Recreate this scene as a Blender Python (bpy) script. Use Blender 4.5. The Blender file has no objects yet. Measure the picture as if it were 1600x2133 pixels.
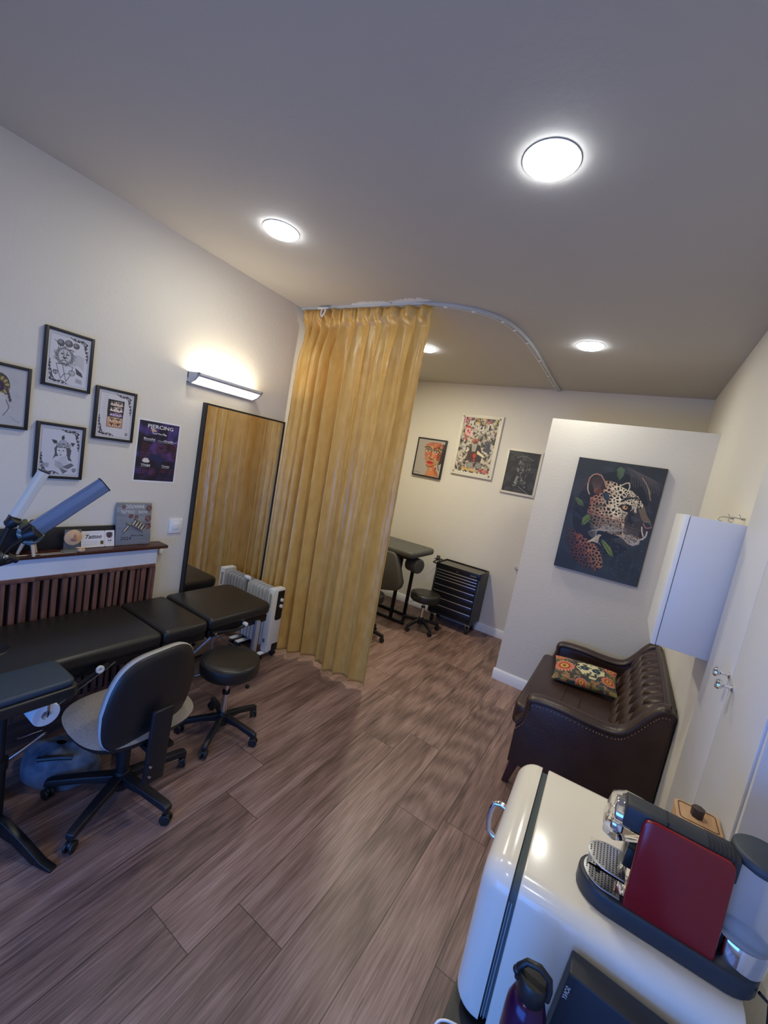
import bpy, bmesh, math, random
import numpy as np
from mathutils import Vector, Matrix, Euler
random.seed(7)
PI = math.pi
SC = bpy.context.scene
COL = SC.collection

# ------------------------------------------------------------------ camera
cam_d = bpy.data.cameras.new('camera')
cam = bpy.data.objects.new('camera', cam_d); COL.objects.link(cam); SC.camera = cam
def _rot():
    rx, ry, rz = 0.11781906, -0.53409747, 0.18460361
    cx, sx, cy, sy, cz, sz = math.cos(rx), math.sin(rx), math.cos(ry), math.sin(ry), math.cos(rz), math.sin(rz)
    yaw = Matrix(((cy, -sy, 0), (sy, cy, 0), (0, 0, 1)))
    base = Matrix(((1, 0, 0), (0, 0, -1), (0, 1, 0)))
    pit = Matrix(((1, 0, 0), (0, cx, -sx), (0, sx, cx)))
    rol = Matrix(((cz, -sz, 0), (sz, cz, 0), (0, 0, 1)))
    return rol @ pit @ base @ yaw
_R = _rot()
_m = Matrix((_R[0], -_R[1], -_R[2])).transposed().to_4x4()
_m.translation = (0, 0, 1.725)
cam.matrix_world = _m
cam_d.sensor_fit = 'VERTICAL'; cam_d.sensor_height = 36.0; cam_d.sensor_width = 27.0
cam_d.lens = 854.3 / 2133 * 36.0
cam_d.clip_start = 0.02

# ------------------------------------------------------------------ world and lights
SC.view_settings.view_transform = 'Standard'; SC.view_settings.look = 'None'
SC.view_settings.gamma = 1.0; SC.view_settings.use_curve_mapping = False
SC.view_settings.exposure = 0.16
W = bpy.data.worlds.new('world'); SC.world = W; W.use_nodes = True
W.node_tree.nodes['Background'].inputs[0].default_value = (0.16, 0.30, 0.80, 1)
W.node_tree.nodes['Background'].inputs[1].default_value = 0.9
def area(name, loc, rot, sx, sy, power, color, shape='RECTANGLE'):
    l = bpy.data.lights.new(name, 'AREA'); l.shape = shape; l.size = sx; l.size_y = sy
    l.energy = power; l.color = color
    o = bpy.data.objects.new(name, l); COL.objects.link(o); o.location = loc; o.rotation_euler = rot
    return o
# daylight through the shop window behind the camera
area('window_daylight', (-0.80, -0.86, 0.76), (PI/2-math.radians(12), 0, 0), 1.8, 1.0, 30, (0.05, 0.27, 1.0))
DOWN = [(-0.482, 1.475), (-1.86, 1.57), (-1.90, 3.42), (-0.511, 3.301)]
CEIL = 2.8175
area('added_fill_behind_camera', (-0.45, -0.35, CEIL-.024), (0, 0, 0), 0.14, 0.14, 2.6, (1.0, 0.88, 0.76), 'DISK')  # unseen lamp added to brighten the near floor and right wall
for (x, y), pw_ in zip(DOWN, (6.5, 3.6, 20.0, 4.0)):
    area('downlight_lamp', (x, y, CEIL - 0.024), (0, 0, 0), 0.14, 0.14, pw_, (1.0, 0.93, 0.68), 'DISK')

# ------------------------------------------------------------------ materials
def s2l(c): return tuple(((v/12.92) if v <= 0.04045 else ((v+0.055)/1.055)**2.4) for v in c)
def rgb(r, g, b): return s2l((r/255, g/255, b/255)) + (1,)
def mat(name, col, rough=0.5, metal=0, **k):
    m = bpy.data.materials.new(name); m.use_nodes = True
    nt = m.node_tree; b = nt.nodes['Principled BSDF']
    b.inputs['Base Color'].default_value = col; b.inputs['Roughness'].default_value = rough
    b.inputs['Metallic'].default_value = metal
    for kk, v in k.items():
        if kk == 'bump':            # (scale, strength, detail)
            n = nt.nodes.new('ShaderNodeTexNoise'); n.inputs['Scale'].default_value = v[0]
            n.inputs['Detail'].default_value = v[2] if len(v) > 2 else 4
            tc = nt.nodes.new('ShaderNodeTexCoord'); nt.links.new(tc.outputs['Object'], n.inputs['Vector'])
            bp = nt.nodes.new('ShaderNodeBump'); bp.inputs['Strength'].default_value = v[1]
            bp.inputs['Distance'].default_value = 0.004
            nt.links.new(n.outputs['Fac'], bp.inputs['Height']); nt.links.new(bp.outputs['Normal'], b.inputs['Normal'])
        elif kk == 'vary':          # (scale, color2, stretch)
            n = nt.nodes.new('ShaderNodeTexNoise'); n.inputs['Scale'].default_value = v[0]; n.inputs['Detail'].default_value = 5
            tc = nt.nodes.new('ShaderNodeTexCoord'); mp = nt.nodes.new('ShaderNodeMapping')
            mp.inputs['Scale'].default_value = v[2] if len(v) > 2 else (1, 1, 1)
            nt.links.new(tc.outputs['Object'], mp.inputs['Vector']); nt.links.new(mp.outputs['Vector'], n.inputs['Vector'])
            r = nt.nodes.new('ShaderNodeValToRGB'); r.color_ramp.elements[0].position = 0.35; r.color_ramp.elements[1].position = 0.65
            r.color_ramp.elements[0].color = col; r.color_ramp.elements[1].color = v[1]
            nt.links.new(n.outputs['Fac'], r.inputs['Fac']); nt.links.new(r.outputs['Color'], b.inputs['Base Color'])
        else:
            b.inputs[kk].default_value = v
    return m
def emis(name, col, s):
    m = bpy.data.materials.new(name); m.use_nodes = True; nt = m.node_tree
    nt.nodes.clear(); e = nt.nodes.new('ShaderNodeEmission'); o = nt.nodes.new('ShaderNodeOutputMaterial')
    e.inputs[0].default_value = col; e.inputs[1].default_value = s; nt.links.new(e.outputs[0], o.inputs[0])
    return m
M = {}
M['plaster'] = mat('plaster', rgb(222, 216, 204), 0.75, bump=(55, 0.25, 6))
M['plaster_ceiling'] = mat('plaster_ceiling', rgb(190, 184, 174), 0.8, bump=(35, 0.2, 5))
M['paint_white'] = mat('paint_white', rgb(232, 232, 232), 0.45)
M['paint_grey_white'] = mat('paint_grey_white', rgb(214, 213, 216), 0.42)
M['black_plastic'] = mat('black_plastic', rgb(24, 25, 29), 0.42)
M['black_frame'] = mat('black_frame', rgb(26, 27, 34), 0.45)
M['black_metal'] = mat('black_metal', rgb(24, 25, 28), 0.35, 0.3)
M['chrome'] = mat('chrome', rgb(225, 225, 228), 0.10, 1.0)
M['steel'] = mat('steel', rgb(190, 190, 192), 0.28, 1.0)
M['alu'] = mat('alu', rgb(205, 205, 206), 0.30, 0.9)
M['black_vinyl'] = mat('black_vinyl', rgb(36, 34, 33), 0.36, bump=(160, 0.12, 3))
M['olive_vinyl'] = mat('olive_vinyl', rgb(74, 74, 70), 0.45, bump=(120, 0.12, 3))
M['navy_vinyl'] = mat('navy_vinyl', rgb(44, 58, 72), 0.5, bump=(150, 0.2, 3))
M['leather'] = mat('leather', rgb(46, 30, 27), 0.36, bump=(90, 0.25, 5), vary=(5, rgb(60, 41, 36)))
M['wood_dark'] = mat('wood_dark', rgb(58, 30, 24), 0.35, vary=(9, rgb(78, 44, 34), (4, .4, 4)))
M['wood_slat'] = mat('wood_slat', rgb(84, 54, 44), 0.55, vary=(14, rgb(122, 84, 72), (3, 3, .3)))
M['wood_leg'] = mat('wood_leg', rgb(62, 32, 28), 0.4)
M['wood_light'] = mat('wood_light', rgb(196, 158, 116), 0.5, vary=(12, rgb(176, 134, 94), (6, 1, 1)))
M['beige_wood'] = mat('beige_wood', rgb(204, 180, 150), 0.5)
M['heater'] = mat('heater', rgb(196, 198, 202), 0.4)
M['mirror'] = mat('mirror', (0.9, 0.9, 0.9, 1), 0.012, 1.0)
M['enamel'] = mat('enamel', rgb(232, 224, 208), 0.16)
M['red_gloss'] = mat('red_gloss', rgb(126, 18, 26), 0.22)
M['clear'] = mat('clear', (1, 1, 1, 1), 0.03, 0, **{'Transmission Weight': 1.0, 'IOR': 1.2})
M['tank'] = mat('tank', (0.86, 0.89, 0.93, 1), 0.16, 0, **{'Transmission Weight': 0.85, 'IOR': 1.2})
M['acrylic'] = mat('acrylic', (0.92, 0.95, 0.95, 1), 0.04, 0, **{'Transmission Weight': 0.9, 'IOR': 1.15})
M['grey_cloth'] = mat('grey_cloth', rgb(150, 142, 132), 0.9, bump=(420, 0.5, 2), vary=(200, rgb(128, 120, 112)))
M['bag_cloth'] = mat('bag_cloth', rgb(108, 118, 132), 0.8, vary=(18, rgb(70, 80, 96)))
M['paper'] = mat('paper', rgb(236, 236, 238), 0.8)
M['white_plastic'] = mat('white_plastic', rgb(238, 238, 236), 0.35)
M['white_frame'] = mat('white_frame', rgb(224, 218, 202), 0.45)
M['purple'] = mat('purple', rgb(52, 18, 62), 0.2, 0.3)
M['skin_rubber'] = mat('skin_rubber', rgb(224, 186, 146), 0.5, vary=(14, rgb(206, 164, 124)))
M['rust'] = mat('rust', rgb(166, 120, 92), 0.6)
M['pewter'] = mat('pewter', rgb(136, 142, 150), 0.5, vary=(6, rgb(116, 122, 132), (1, 1, 6)))
M['lamp_glow'] = emis('lamp_glow', (0.86, 0.92, 1.0, 1), 42)
M['sconce_glow'] = emis('sconce_glow', (1.0, 0.90, 0.70, 1), 5.5)
M['bar_white_lit'] = mat('bar_white_lit', rgb(226, 224, 212), 0.4, 0.25)  # aluminium of the brightly lit bar, its brightness put into the colour
M['bar_blue_lit'] = mat('bar_blue_lit', rgb(122, 148, 196), 0.3, 0.65)  # same aluminium with the blue window light put into the colour
M['graycart'] = mat('graycart', rgb(52, 55, 58), 0.5)
M['cart_mat'] = mat('cart_mat', rgb(104, 100, 92), 0.8)
def attr_mat(name, rough=0.5):
    m = bpy.data.materials.new(name); m.use_nodes = True; nt = m.node_tree
    b = nt.nodes['Principled BSDF']; a = nt.nodes.new('ShaderNodeAttribute'); a.attribute_name = 'Col'
    nt.links.new(a.outputs['Color'], b.inputs['Base Color']); b.inputs['Roughness'].default_value = rough
    return m
M['print'] = attr_mat('print', 0.5); M['print_glass'] = attr_mat('print_glass', 0.55)
M['fabric_print'] = attr_mat('fabric_print', 0.85)

def curtain_mat():
    m = mat('gold_satin', rgb(190, 152, 96), 0.34, 0, **{'Specular IOR Level': 0.6})
    nt = m.node_tree; b = nt.nodes['Principled BSDF']
    tc = nt.nodes.new('ShaderNodeTexCoord'); mp = nt.nodes.new('ShaderNodeMapping'); mp.inputs['Scale'].default_value = (1, 1, .4)
    n = nt.nodes.new('ShaderNodeTexNoise'); n.inputs['Scale'].default_value = 22; n.inputs['Detail'].default_value = 6
    r = nt.nodes.new('ShaderNodeValToRGB'); r.color_ramp.elements[0].color = rgb(206, 160, 82); r.color_ramp.elements[1].color = rgb(218, 176, 98)
    r.color_ramp.elements[0].position = .35; r.color_ramp.elements[1].position = .65
    nt.links.new(tc.outputs['Object'], mp.inputs[0]); nt.links.new(mp.outputs[0], n.inputs['Vector'])
    nt.links.new(n.outputs['Fac'], r.inputs['Fac']); nt.links.new(r.outputs['Color'], b.inputs['Base Color'])
    n2 = nt.nodes.new('ShaderNodeTexNoise'); n2.inputs['Scale'].default_value = 60; n2.inputs['Detail'].default_value = 5
    nt.links.new(tc.outputs['Object'], n2.inputs['Vector'])
    bp = nt.nodes.new('ShaderNodeBump'); bp.inputs['Strength'].default_value = 0.12; bp.inputs['Distance'].default_value = .004
    nt.links.new(n2.outputs['Fac'], bp.inputs['Height']); nt.links.new(bp.outputs['Normal'], b.inputs['Normal'])
    return m
M['curtain'] = curtain_mat()

def floor_mat():
    m = bpy.data.materials.new('wood_planks'); m.use_nodes = True; nt = m.node_tree; N = nt.nodes; L = nt.links
    b = N['Principled BSDF']; b.inputs['Roughness'].default_value = 0.42
    tc = N.new('ShaderNodeTexCoord'); sp = N.new('ShaderNodeSeparateXYZ'); L.new(tc.outputs['Object'], sp.inputs[0])
    def mth(op, a, c=None, d=None):
        n = N.new('ShaderNodeMath'); n.operation = op
        for i, v in enumerate((a, c, d)):
            if v is None: continue
            if isinstance(v, (int, float)): n.inputs[i].default_value = v
            else: L.new(v, n.inputs[i])
        return n.outputs[0]
    PW = 0.2275; PL = 1.38
    xs = mth('DIVIDE', mth('ADD', sp.outputs['X'], 0.237 + PW*40), PW)
    ix = mth('FLOOR', xs); fx = mth('FRACT', xs)
    off = N.new('ShaderNodeValToRGB'); off.color_ramp.interpolation = 'CONSTANT'      # stagger of each plank row
    JO = {-8: .35, -7: 1.05, -6: 1.56, -5: 1.315, -4: .822, -3: 1.03, -2: 1.85, -1: .56, 0: 1.34, 1: .75, 2: 1.6}
    L.new(mth('DIVIDE', mth('SUBTRACT', ix, 40-8-.5), 12), off.inputs['Fac'])
    el = off.color_ramp.elements
    for n_, (k_, j_) in enumerate(sorted(JO.items())):
        e_ = el[0] if n_ == 0 else el.new((k_+8)/12)
        e_.position = (k_+8)/12; v_ = (-j_ % PL)/PL; e_.color = (v_, v_, v_, 1)
    el[-1].color = (.3, .3, .3, 1)
    ys = mth('DIVIDE', mth('ADD', sp.outputs['Y'], mth('MULTIPLY', off.outputs['Color'], PL)), PL)
    ys = mth('ADD', ys, 20); iy = mth('FLOOR', ys); fy = mth('FRACT', ys)
    wn2 = N.new('ShaderNodeTexWhiteNoise'); wn2.noise_dimensions = '2D'
    cb = N.new('ShaderNodeCombineXYZ'); L.new(ix, cb.inputs[0]); L.new(iy, cb.inputs[1]); L.new(cb.outputs[0], wn2.inputs['Vector'])
    # grain
    cb2 = N.new('ShaderNodeCombineXYZ')
    L.new(mth('MULTIPLY', sp.outputs['X'], 7.0), cb2.inputs[0]); L.new(mth('MULTIPLY', sp.outputs['Y'], 0.75), cb2.inputs[1])
    L.new(mth('MULTIPLY', wn2.outputs['Value'], 37.0), cb2.inputs[2])
    n1 = N.new('ShaderNodeTexNoise'); n1.inputs['Scale'].default_value = 1.6; n1.inputs['Detail'].default_value = 8; n1.inputs['Roughness'].default_value = .65
    n1.inputs['Distortion'].default_value = 0.9
    L.new(cb2.outputs[0], n1.inputs['Vector'])
    cb3 = N.new('ShaderNodeCombineXYZ')
    L.new(mth('MULTIPLY', sp.outputs['X'], 60.0), cb3.inputs[0]); L.new(mth('MULTIPLY', sp.outputs['Y'], 2.4), cb3.inputs[1])
    L.new(mth('MULTIPLY', wn2.outputs['Value'], 91.0), cb3.inputs[2])
    n2 = N.new('ShaderNodeTexNoise'); n2.inputs['Scale'].default_value = 2.2; n2.inputs['Detail'].default_value = 5
    n2.inputs['Distortion'].default_value = 0.5
    L.new(cb3.outputs[0], n2.inputs['Vector'])
    # long cathedral arcs
    wv = N.new('ShaderNodeTexWave'); wv.wave_type = 'RINGS'; wv.inputs['Scale'].default_value = 2.2; wv.inputs['Distortion'].default_value = 5
    wv.inputs['Detail'].default_value = 3; wv.inputs['Detail Scale'].default_value = 1.2
    L.new(cb2.outputs[0], wv.inputs['Vector'])
    mixf = mth('ADD', mth('MULTIPLY', n1.outputs['Fac'], 0.42), mth('ADD', mth('MULTIPLY', n2.outputs['Fac'], 0.46), mth('MULTIPLY', wv.outputs['Fac'], 0.12)))
    r = N.new('ShaderNodeValToRGB'); e = r.color_ramp.elements
    e[0].position = .33; e[0].color = rgb(82, 63, 57); e[1].position = .69; e[1].color = rgb(166, 138, 127)
    e2 = r.color_ramp.elements.new(.50); e2.color = rgb(129, 101, 91)
    L.new(mixf, r.inputs['Fac'])
    vor = N.new('ShaderNodeTexVoronoi'); vor.inputs['Scale'].default_value = 1.0
    cb4 = N.new('ShaderNodeCombineXYZ'); L.new(mth('MULTIPLY', sp.outputs['X'], 5.0), cb4.inputs[0]); L.new(mth('MULTIPLY', sp.outputs['Y'], 2.6), cb4.inputs[1]); L.new(cb4.outputs[0], vor.inputs['Vector'])
    kn = mth('MULTIPLY', mth('LESS_THAN', vor.outputs['Distance'], 0.045), 0.45)
    n3 = N.new('ShaderNodeTexNoise'); n3.inputs['Scale'].default_value = 1.0; n3.inputs['Detail'].default_value = 3
    cb5 = N.new('ShaderNodeCombineXYZ'); L.new(mth('MULTIPLY', sp.outputs['X'], 130.0), cb5.inputs[0]); L.new(mth('MULTIPLY', sp.outputs['Y'], 7.0), cb5.inputs[1]); L.new(mth('MULTIPLY', wn2.outputs['Value'], 53.0), cb5.inputs[2]); L.new(cb5.outputs[0], n3.inputs['Vector'])
    crack = mth('MULTIPLY', mth('GREATER_THAN', mth('ADD', n3.outputs['Fac'], mth('MULTIPLY', n1.outputs['Fac'], .35)), 0.86), 0.30)
    dk = N.new('ShaderNodeMixRGB'); L.new(mth('MAXIMUM', kn, crack), dk.inputs['Fac']); L.new(r.outputs['Color'], dk.inputs['Color1']); dk.inputs['Color2'].default_value = rgb(48, 34, 30)
    hsv = N.new('ShaderNodeHueSaturation'); L.new(dk.outputs[0], hsv.inputs['Color'])
    L.new(mth('ADD', mth('MULTIPLY', wn2.outputs['Value'], 0.20), 0.88), hsv.inputs['Value'])
    # seams
    gx = mth('MINIMUM', fx, mth('SUBTRACT', 1.0, fx)); gy = mth('MINIMUM', fy, mth('SUBTRACT', 1.0, fy))
    sx = mth('LESS_THAN', gx, 0.008); sy = mth('LESS_THAN', gy, 0.0012)
    s = mth('MAXIMUM', sx, sy)
    mx = N.new('ShaderNodeMixRGB'); L.new(mth('MULTIPLY', s, 0.75), mx.inputs['Fac']); L.new(hsv.outputs['Color'], mx.inputs['Color1'])
    mx.inputs['Color2'].default_value = rgb(30, 20, 18)
    L.new(mx.outputs[0], b.inputs['Base Color'])
    bp = N.new('ShaderNodeBump'); bp.inputs['Strength'].default_value = 0.35; bp.inputs['Distance'].default_value = .002
    L.new(mth('SUBTRACT', n2.outputs['Fac'], mth('MULTIPLY', s, 1.2)), bp.inputs['Height']); L.new(bp.outputs['Normal'], b.inputs['Normal'])
    L.new(mth('ADD', mth('MULTIPLY', n1.outputs['Fac'], 0.25), 0.28), b.inputs['Roughness'])
    return m
M['floor'] = floor_mat()

# ------------------------------------------------------------------ mesh helpers
class MB:
    def __init__(s): s.bm = bmesh.new()
    def _merge(s, tmp, mtx=None):
        me = bpy.data.meshes.new('tmp'); 
        if mtx is not None: bmesh.ops.transform(tmp, matrix=mtx, verts=tmp.verts)
        tmp.to_mesh(me); tmp.free(); s.bm.from_mesh(me); bpy.data.meshes.remove(me)
        return s
    def box(s, c, d, bev=0, rot=None, seg=2):
        t = bmesh.new(); bmesh.ops.create_cube(t, size=1)
        bmesh.ops.scale(t, vec=d, verts=t.verts)
        if bev > 0: bmesh.ops.bevel(t, geom=t.edges[:], offset=min(bev, min(d)*.49), segments=seg, profile=.5, affect='EDGES')
        m = Matrix.Translation(c)
        if rot is not None: m = m @ (rot.to_4x4() if not isinstance(rot, tuple) else Euler(rot).to_matrix().to_4x4())
        return s._merge(t, m)
    def span(s, a, b, bev=0, seg=2):
        a = Vector(a); b = Vector(b)
        return s.box((a+b)/2, tuple(abs(v) for v in (b-a)), bev, None, seg)
    def cyl(s, p0, p1, r0, r1=None, seg=20, bev=0):
        p0 = Vector(p0); p1 = Vector(p1); r1 = r0 if r1 is None else r1
        t = bmesh.new(); h = (p1-p0).length
        bmesh.ops.create_cone(t, cap_ends=True, segments=seg, radius1=r0, radius2=r1, depth=h)
        if bev > 0:
            es = [e for e in t.edges if abs(e.verts[0].co.z - e.verts[1].co.z) < 1e-6]
            bmesh.ops.bevel(t, geom=es, offset=bev, segments=3, profile=.5, affect='EDGES')
        q = (p1-p0).to_track_quat('Z', 'Y').to_matrix().to_4x4()
        return s._merge(t, Matrix.Translation((p0+p1)/2) @ q)
    def sph(s, c, r, seg=16, sc=(1, 1, 1), rot=None):
        t = bmesh.new(); bmesh.ops.create_uvsphere(t, u_segments=seg, v_segments=max(6, seg//2), radius=r)
        bmesh.ops.scale(t, vec=sc, verts=t.verts)
        m = Matrix.Translation(c)
        if rot is not None: m = m @ Euler(rot).to_matrix().to_4x4()
        return s._merge(t, m)
    def tube(s, pts, r, seg=10, closed=False):
        P = [Vector(p) for p in pts]; n = len(P); rings = []
        up = None
        for i in range(n):
            if closed: d = (P[(i+1) % n]-P[i-1]).normalized()
            else: d = (P[min(i+1, n-1)]-P[max(i-1, 0)]).normalized()
            if up is None:
                up = Vector((0, 0, 1)) if abs(d.z) < .9 else Vector((1, 0, 0))
            a = d.cross(up).normalized(); up = a.cross(d).normalized()
            rr = r[i] if isinstance(r, (list, tuple)) else r
            rings.append([s.bm.verts.new(P[i] + (a*math.cos(2*PI*k/seg) + up*math.sin(2*PI*k/seg))*rr) for k in range(seg)])
        for i in range(n if closed else n-1):
            A = rings[i]; B = rings[(i+1) % n]
            for k in range(seg): s.bm.faces.new((A[k], A[(k+1) % seg], B[(k+1) % seg], B[k]))
        if not closed:
            s.bm.faces.new(rings[0][::-1]); s.bm.faces.new(rings[-1])
        return s
    def lathe(s, prof, c=(0, 0, 0), seg=28, sc=(1, 1), mtx=None):
        t = bmesh.new(); rings = []
        for (r, z) in prof:
            rings.append([t.verts.new((r*math.cos(2*PI*k/seg)*sc[0], r*math.sin(2*PI*k/seg)*sc[1], z)) for k in range(seg)])
        for i in range(len(rings)-1):
            for k in range(seg): t.faces.new((rings[i][k], rings[i][(k+1) % seg], rings[i+1][(k+1) % seg], rings[i+1][k]))
        if prof[0][0] > 1e-5: t.faces.new(rings[0][::-1])
        if prof[-1][0] > 1e-5: t.faces.new(rings[-1])
        bmesh.ops.remove_doubles(t, verts=t.verts, dist=1e-6)
        m = Matrix.Translation(c)
        if mtx is not None: m = m @ mtx
        return s._merge(t, m)
    def prism(s, poly, fn, t0, t1, bev=0):
        """extrude polygon (2-D list) between t0 and t1; fn(a,b,t)->xyz"""
        t = bmesh.new()
        A = [t.verts.new(fn(a, b, t0)) for a, b in poly]; B = [t.verts.new(fn(a, b, t1)) for a, b in poly]
        n = len(poly)
        t.faces.new(A[::-1]); t.faces.new(B)
        for i in range(n): t.faces.new((A[i], A[(i+1) % n], B[(i+1) % n], B[i]))
        bmesh.ops.recalc_face_normals(t, faces=t.faces)
        if bev > 0:
            es = [e for e in t.edges if len(e.link_faces) == 2 and e.calc_face_angle(0) > .6]
            bmesh.ops.bevel(t, geom=es, offset=bev, segments=3, profile=.5, affect='EDGES', clamp_overlap=True)
        return s._merge(t)
    def grid(s, fn, nu, nv):
        V = [[s.bm.verts.new(fn(i/nu, j/nv)) for j in range(nv+1)] for i in range(nu+1)]
        for i in range(nu):
            for j in range(nv): s.bm.faces.new((V[i][j], V[i+1][j], V[i+1][j+1], V[i][j+1]))
        return s
    def build(s, name, m, parent=None, ang=38, fix=True, **tags):
        bm = s.bm
        if fix: bmesh.ops.recalc_face_normals(bm, faces=bm.faces)
        for f in bm.faces: f.smooth = True
        for e in bm.edges:
            if len(e.link_faces) == 2 and e.calc_face_angle(0) > math.radians(ang): e.smooth = False
        me = bpy.data.meshes.new(name); bm.to_mesh(me); bm.free()
        o = bpy.data.objects.new(name, me); COL.objects.link(o); me.materials.append(m)
        if parent is not None:
            o.parent = parent; o.matrix_parent_inverse = parent.matrix_world.inverted()
        for k, v in tags.items(): o[k] = v
        return o
def tag(o, label, cat, group=None):
    o['label'] = label; o['category'] = cat
    if group: o['group'] = group
    return o
def thing(name, label, cat, loc=(0, 0, 0), group=None):
    o = bpy.data.objects.new(name, None); COL.objects.link(o); o.location = loc; o.empty_display_size = .1
    o.matrix_world = Matrix.Translation(loc)
    return tag(o, label, cat, group)
def struct(o): o['kind'] = 'structure'; return o
def copy_tree(o, delta, label, rotz=0, pivot=None):
    """copy a thing with its parts and sub-parts"""
    c = o.copy(); COL.objects.link(c)
    for ch in list(o.children):
        d = ch.copy(); COL.objects.link(d); d.parent = c; d.matrix_parent_inverse = ch.matrix_parent_inverse.copy()
        for g in list(ch.children):
            e = g.copy(); COL.objects.link(e); e.parent = d; e.matrix_parent_inverse = g.matrix_parent_inverse.copy()
    c.location = Vector(o.location) + Vector(delta); c.rotation_euler.z = rotz
    c['label'] = label
    return c

# ------------------------------------------------------------------ little raster painter for the printed pictures
class Pic:
    def __init__(s, w, h, bg):
        s.w, s.h = w, h; s.a = np.zeros((h, w, 3)) + np.array(bg)/255.
        s.Y, s.X = np.mgrid[0:h, 0:w]; s.U = (s.X+.5)/w; s.V = (s.Y+.5)/h
        s.ar = h/w; s.rng = np.random.RandomState(5)
    def mask_poly(s, pts):
        m = np.zeros((s.h, s.w), bool); n = len(pts)
        for i in range(n):
            x1, y1 = pts[i]; x2, y2 = pts[(i+1) % n]
            if y1 == y2: continue
            c = ((s.V >= min(y1, y2)) & (s.V < max(y1, y2)))
            m ^= c & (s.U < (x2-x1)*(s.V-y1)/(y2-y1)+x1)
        return m
    def mask_ell(s, c, rx, ry=None, rot=0):
        ry = rx if ry is None else ry
        dx = s.U-c[0]; dy = (s.V-c[1])*s.ar
        ca, sa = math.cos(rot), math.sin(rot)
        return ((dx*ca+dy*sa)/rx)**2+((-dx*sa+dy*ca)/(ry))**2 < 1
    def put(s, m, col, al=1.0):
        col = np.array(col)/255. if not isinstance(col, np.ndarray) else col
        w = (m.astype(float)*al)[..., None]; s.a = s.a*(1-w) + col*w
    def poly(s, pts, col, al=1): s.put(s.mask_poly(pts), col, al)
    def ell(s, c, rx, ry, col, rot=0, al=1): s.put(s.mask_ell(c, rx, ry, rot), col, al)
    def ring(s, c, rx, ry, t, col, rot=0, al=1): s.put(s.mask_ell(c, rx, ry, rot) & ~s.mask_ell(c, rx-t, ry-t, rot), col, al)
    def line(s, pts, w, col, al=1):
        m = np.zeros((s.h, s.w))
        for (x1, y1), (x2, y2) in zip(pts[:-1], pts[1:]):
            y1 *= s.ar; y2 *= s.ar; dx, dy = x2-x1, y2-y1; L2 = dx*dx+dy*dy+1e-12
            t = np.clip(((s.U-x1)*dx+(s.V*s.ar-y1)*dy)/L2, 0, 1)
            d = np.hypot(s.U-x1-t*dx, s.V*s.ar-y1-t*dy)
            m = np.maximum(m, np.clip((w-d)*s.w+.5, 0, 1))
        s.put(m, col, al)
    def curve(s, pts, w, col, al=1, n=8):
        P = [np.array(p, float) for p in pts]; P = [2*P[0]-P[1]]+P+[2*P[-1]-P[-2]]; out = []
        for i in range(1, len(P)-2):
            for k in range(n):
                t = k/n
                out.append(tuple(.5*((2*P[i])+(-P[i-1]+P[i+1])*t+(2*P[i-1]-5*P[i]+4*P[i+1]-P[i+2])*t*t+(-P[i-1]+3*P[i]-3*P[i+1]+P[i+2])*t**3)))
        out.append(tuple(P[-2])); s.line(out, w, col, al)
    def cells(s, n, jit=1.0, seed=1):
        """worley: returns F1, F2, id on aspect-true coordinates"""
        r = np.random.RandomState(seed); nx = n; ny = max(1, int(n*s.ar))
        pts = np.array([((i+.5+jit*(r.rand()-.5))/nx, (j+.5+jit*(r.rand()-.5))/nx) for j in range(ny+1) for i in range(nx)])
        D = np.sqrt((s.U[..., None]-pts[:, 0])**2+(s.V[..., None]*s.ar-pts[:, 1])**2)
        idx = np.argsort(D, axis=2)[..., :2]; f = np.take_along_axis(D, idx, 2)*nx
        return f[..., 0], f[..., 1], idx[..., 0]
    def noise(s, n, seed=1, octv=3):
        r = np.random.RandomState(seed); out = np.zeros((s.h, s.w)); amp = 1; tot = 0
        for o in range(octv):
            g = r.rand(int(n*s.ar)+3, n+3); x = s.U*n; y = s.V*s.ar*n
            xi = x.astype(int); yi = np.minimum(y.astype(int), g.shape[0]-2); fx = x-xi; fy = y-yi
            fx = fx*fx*(3-2*fx); fy = fy*fy*(3-2*fy)
            out += amp*((g[yi, xi]*(1-fx)+g[yi, xi+1]*fx)*(1-fy)+(g[yi+1, xi]*(1-fx)+g[yi+1, xi+1]*fx)*fy)
            tot += amp; amp *= .5; n *= 2
        return out/tot
    def colors(s):
        c = np.clip(s.a, 0, 1); c = np.where(c <= .04045, c/12.92, ((c+.055)/1.055)**2.4)
        return np.concatenate([c, np.ones(c.shape[:2]+(1,))], 2).reshape(-1, 4)
def printed(name, pic, fn, m, parent=None):
    """mesh of w x h points, fn(u,v)->xyz; colours held by the print itself"""
    w, h = pic.w, pic.h
    vs = [fn(i/(w-1), j/(h-1)) for j in range(h) for i in range(w)]
    fs = [(j*w+i, (j+1)*w+i, (j+1)*w+i+1, j*w+i+1) for j in range(h-1) for i in range(w-1)]
    me = bpy.data.meshes.new(name); me.from_pydata(vs, [], fs)
    ca = me.color_attributes.new('Col', 'FLOAT_COLOR', 'POINT'); ca.data.foreach_set('color', pic.colors().ravel())
    for p in me.polygons: p.use_smooth = True
    me.materials.append(m); me.update()
    o = bpy.data.objects.new(name, me); COL.objects.link(o)
    if parent is not None: o.parent = parent; o.matrix_parent_inverse = parent.matrix_world.inverted()
    return o
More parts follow.
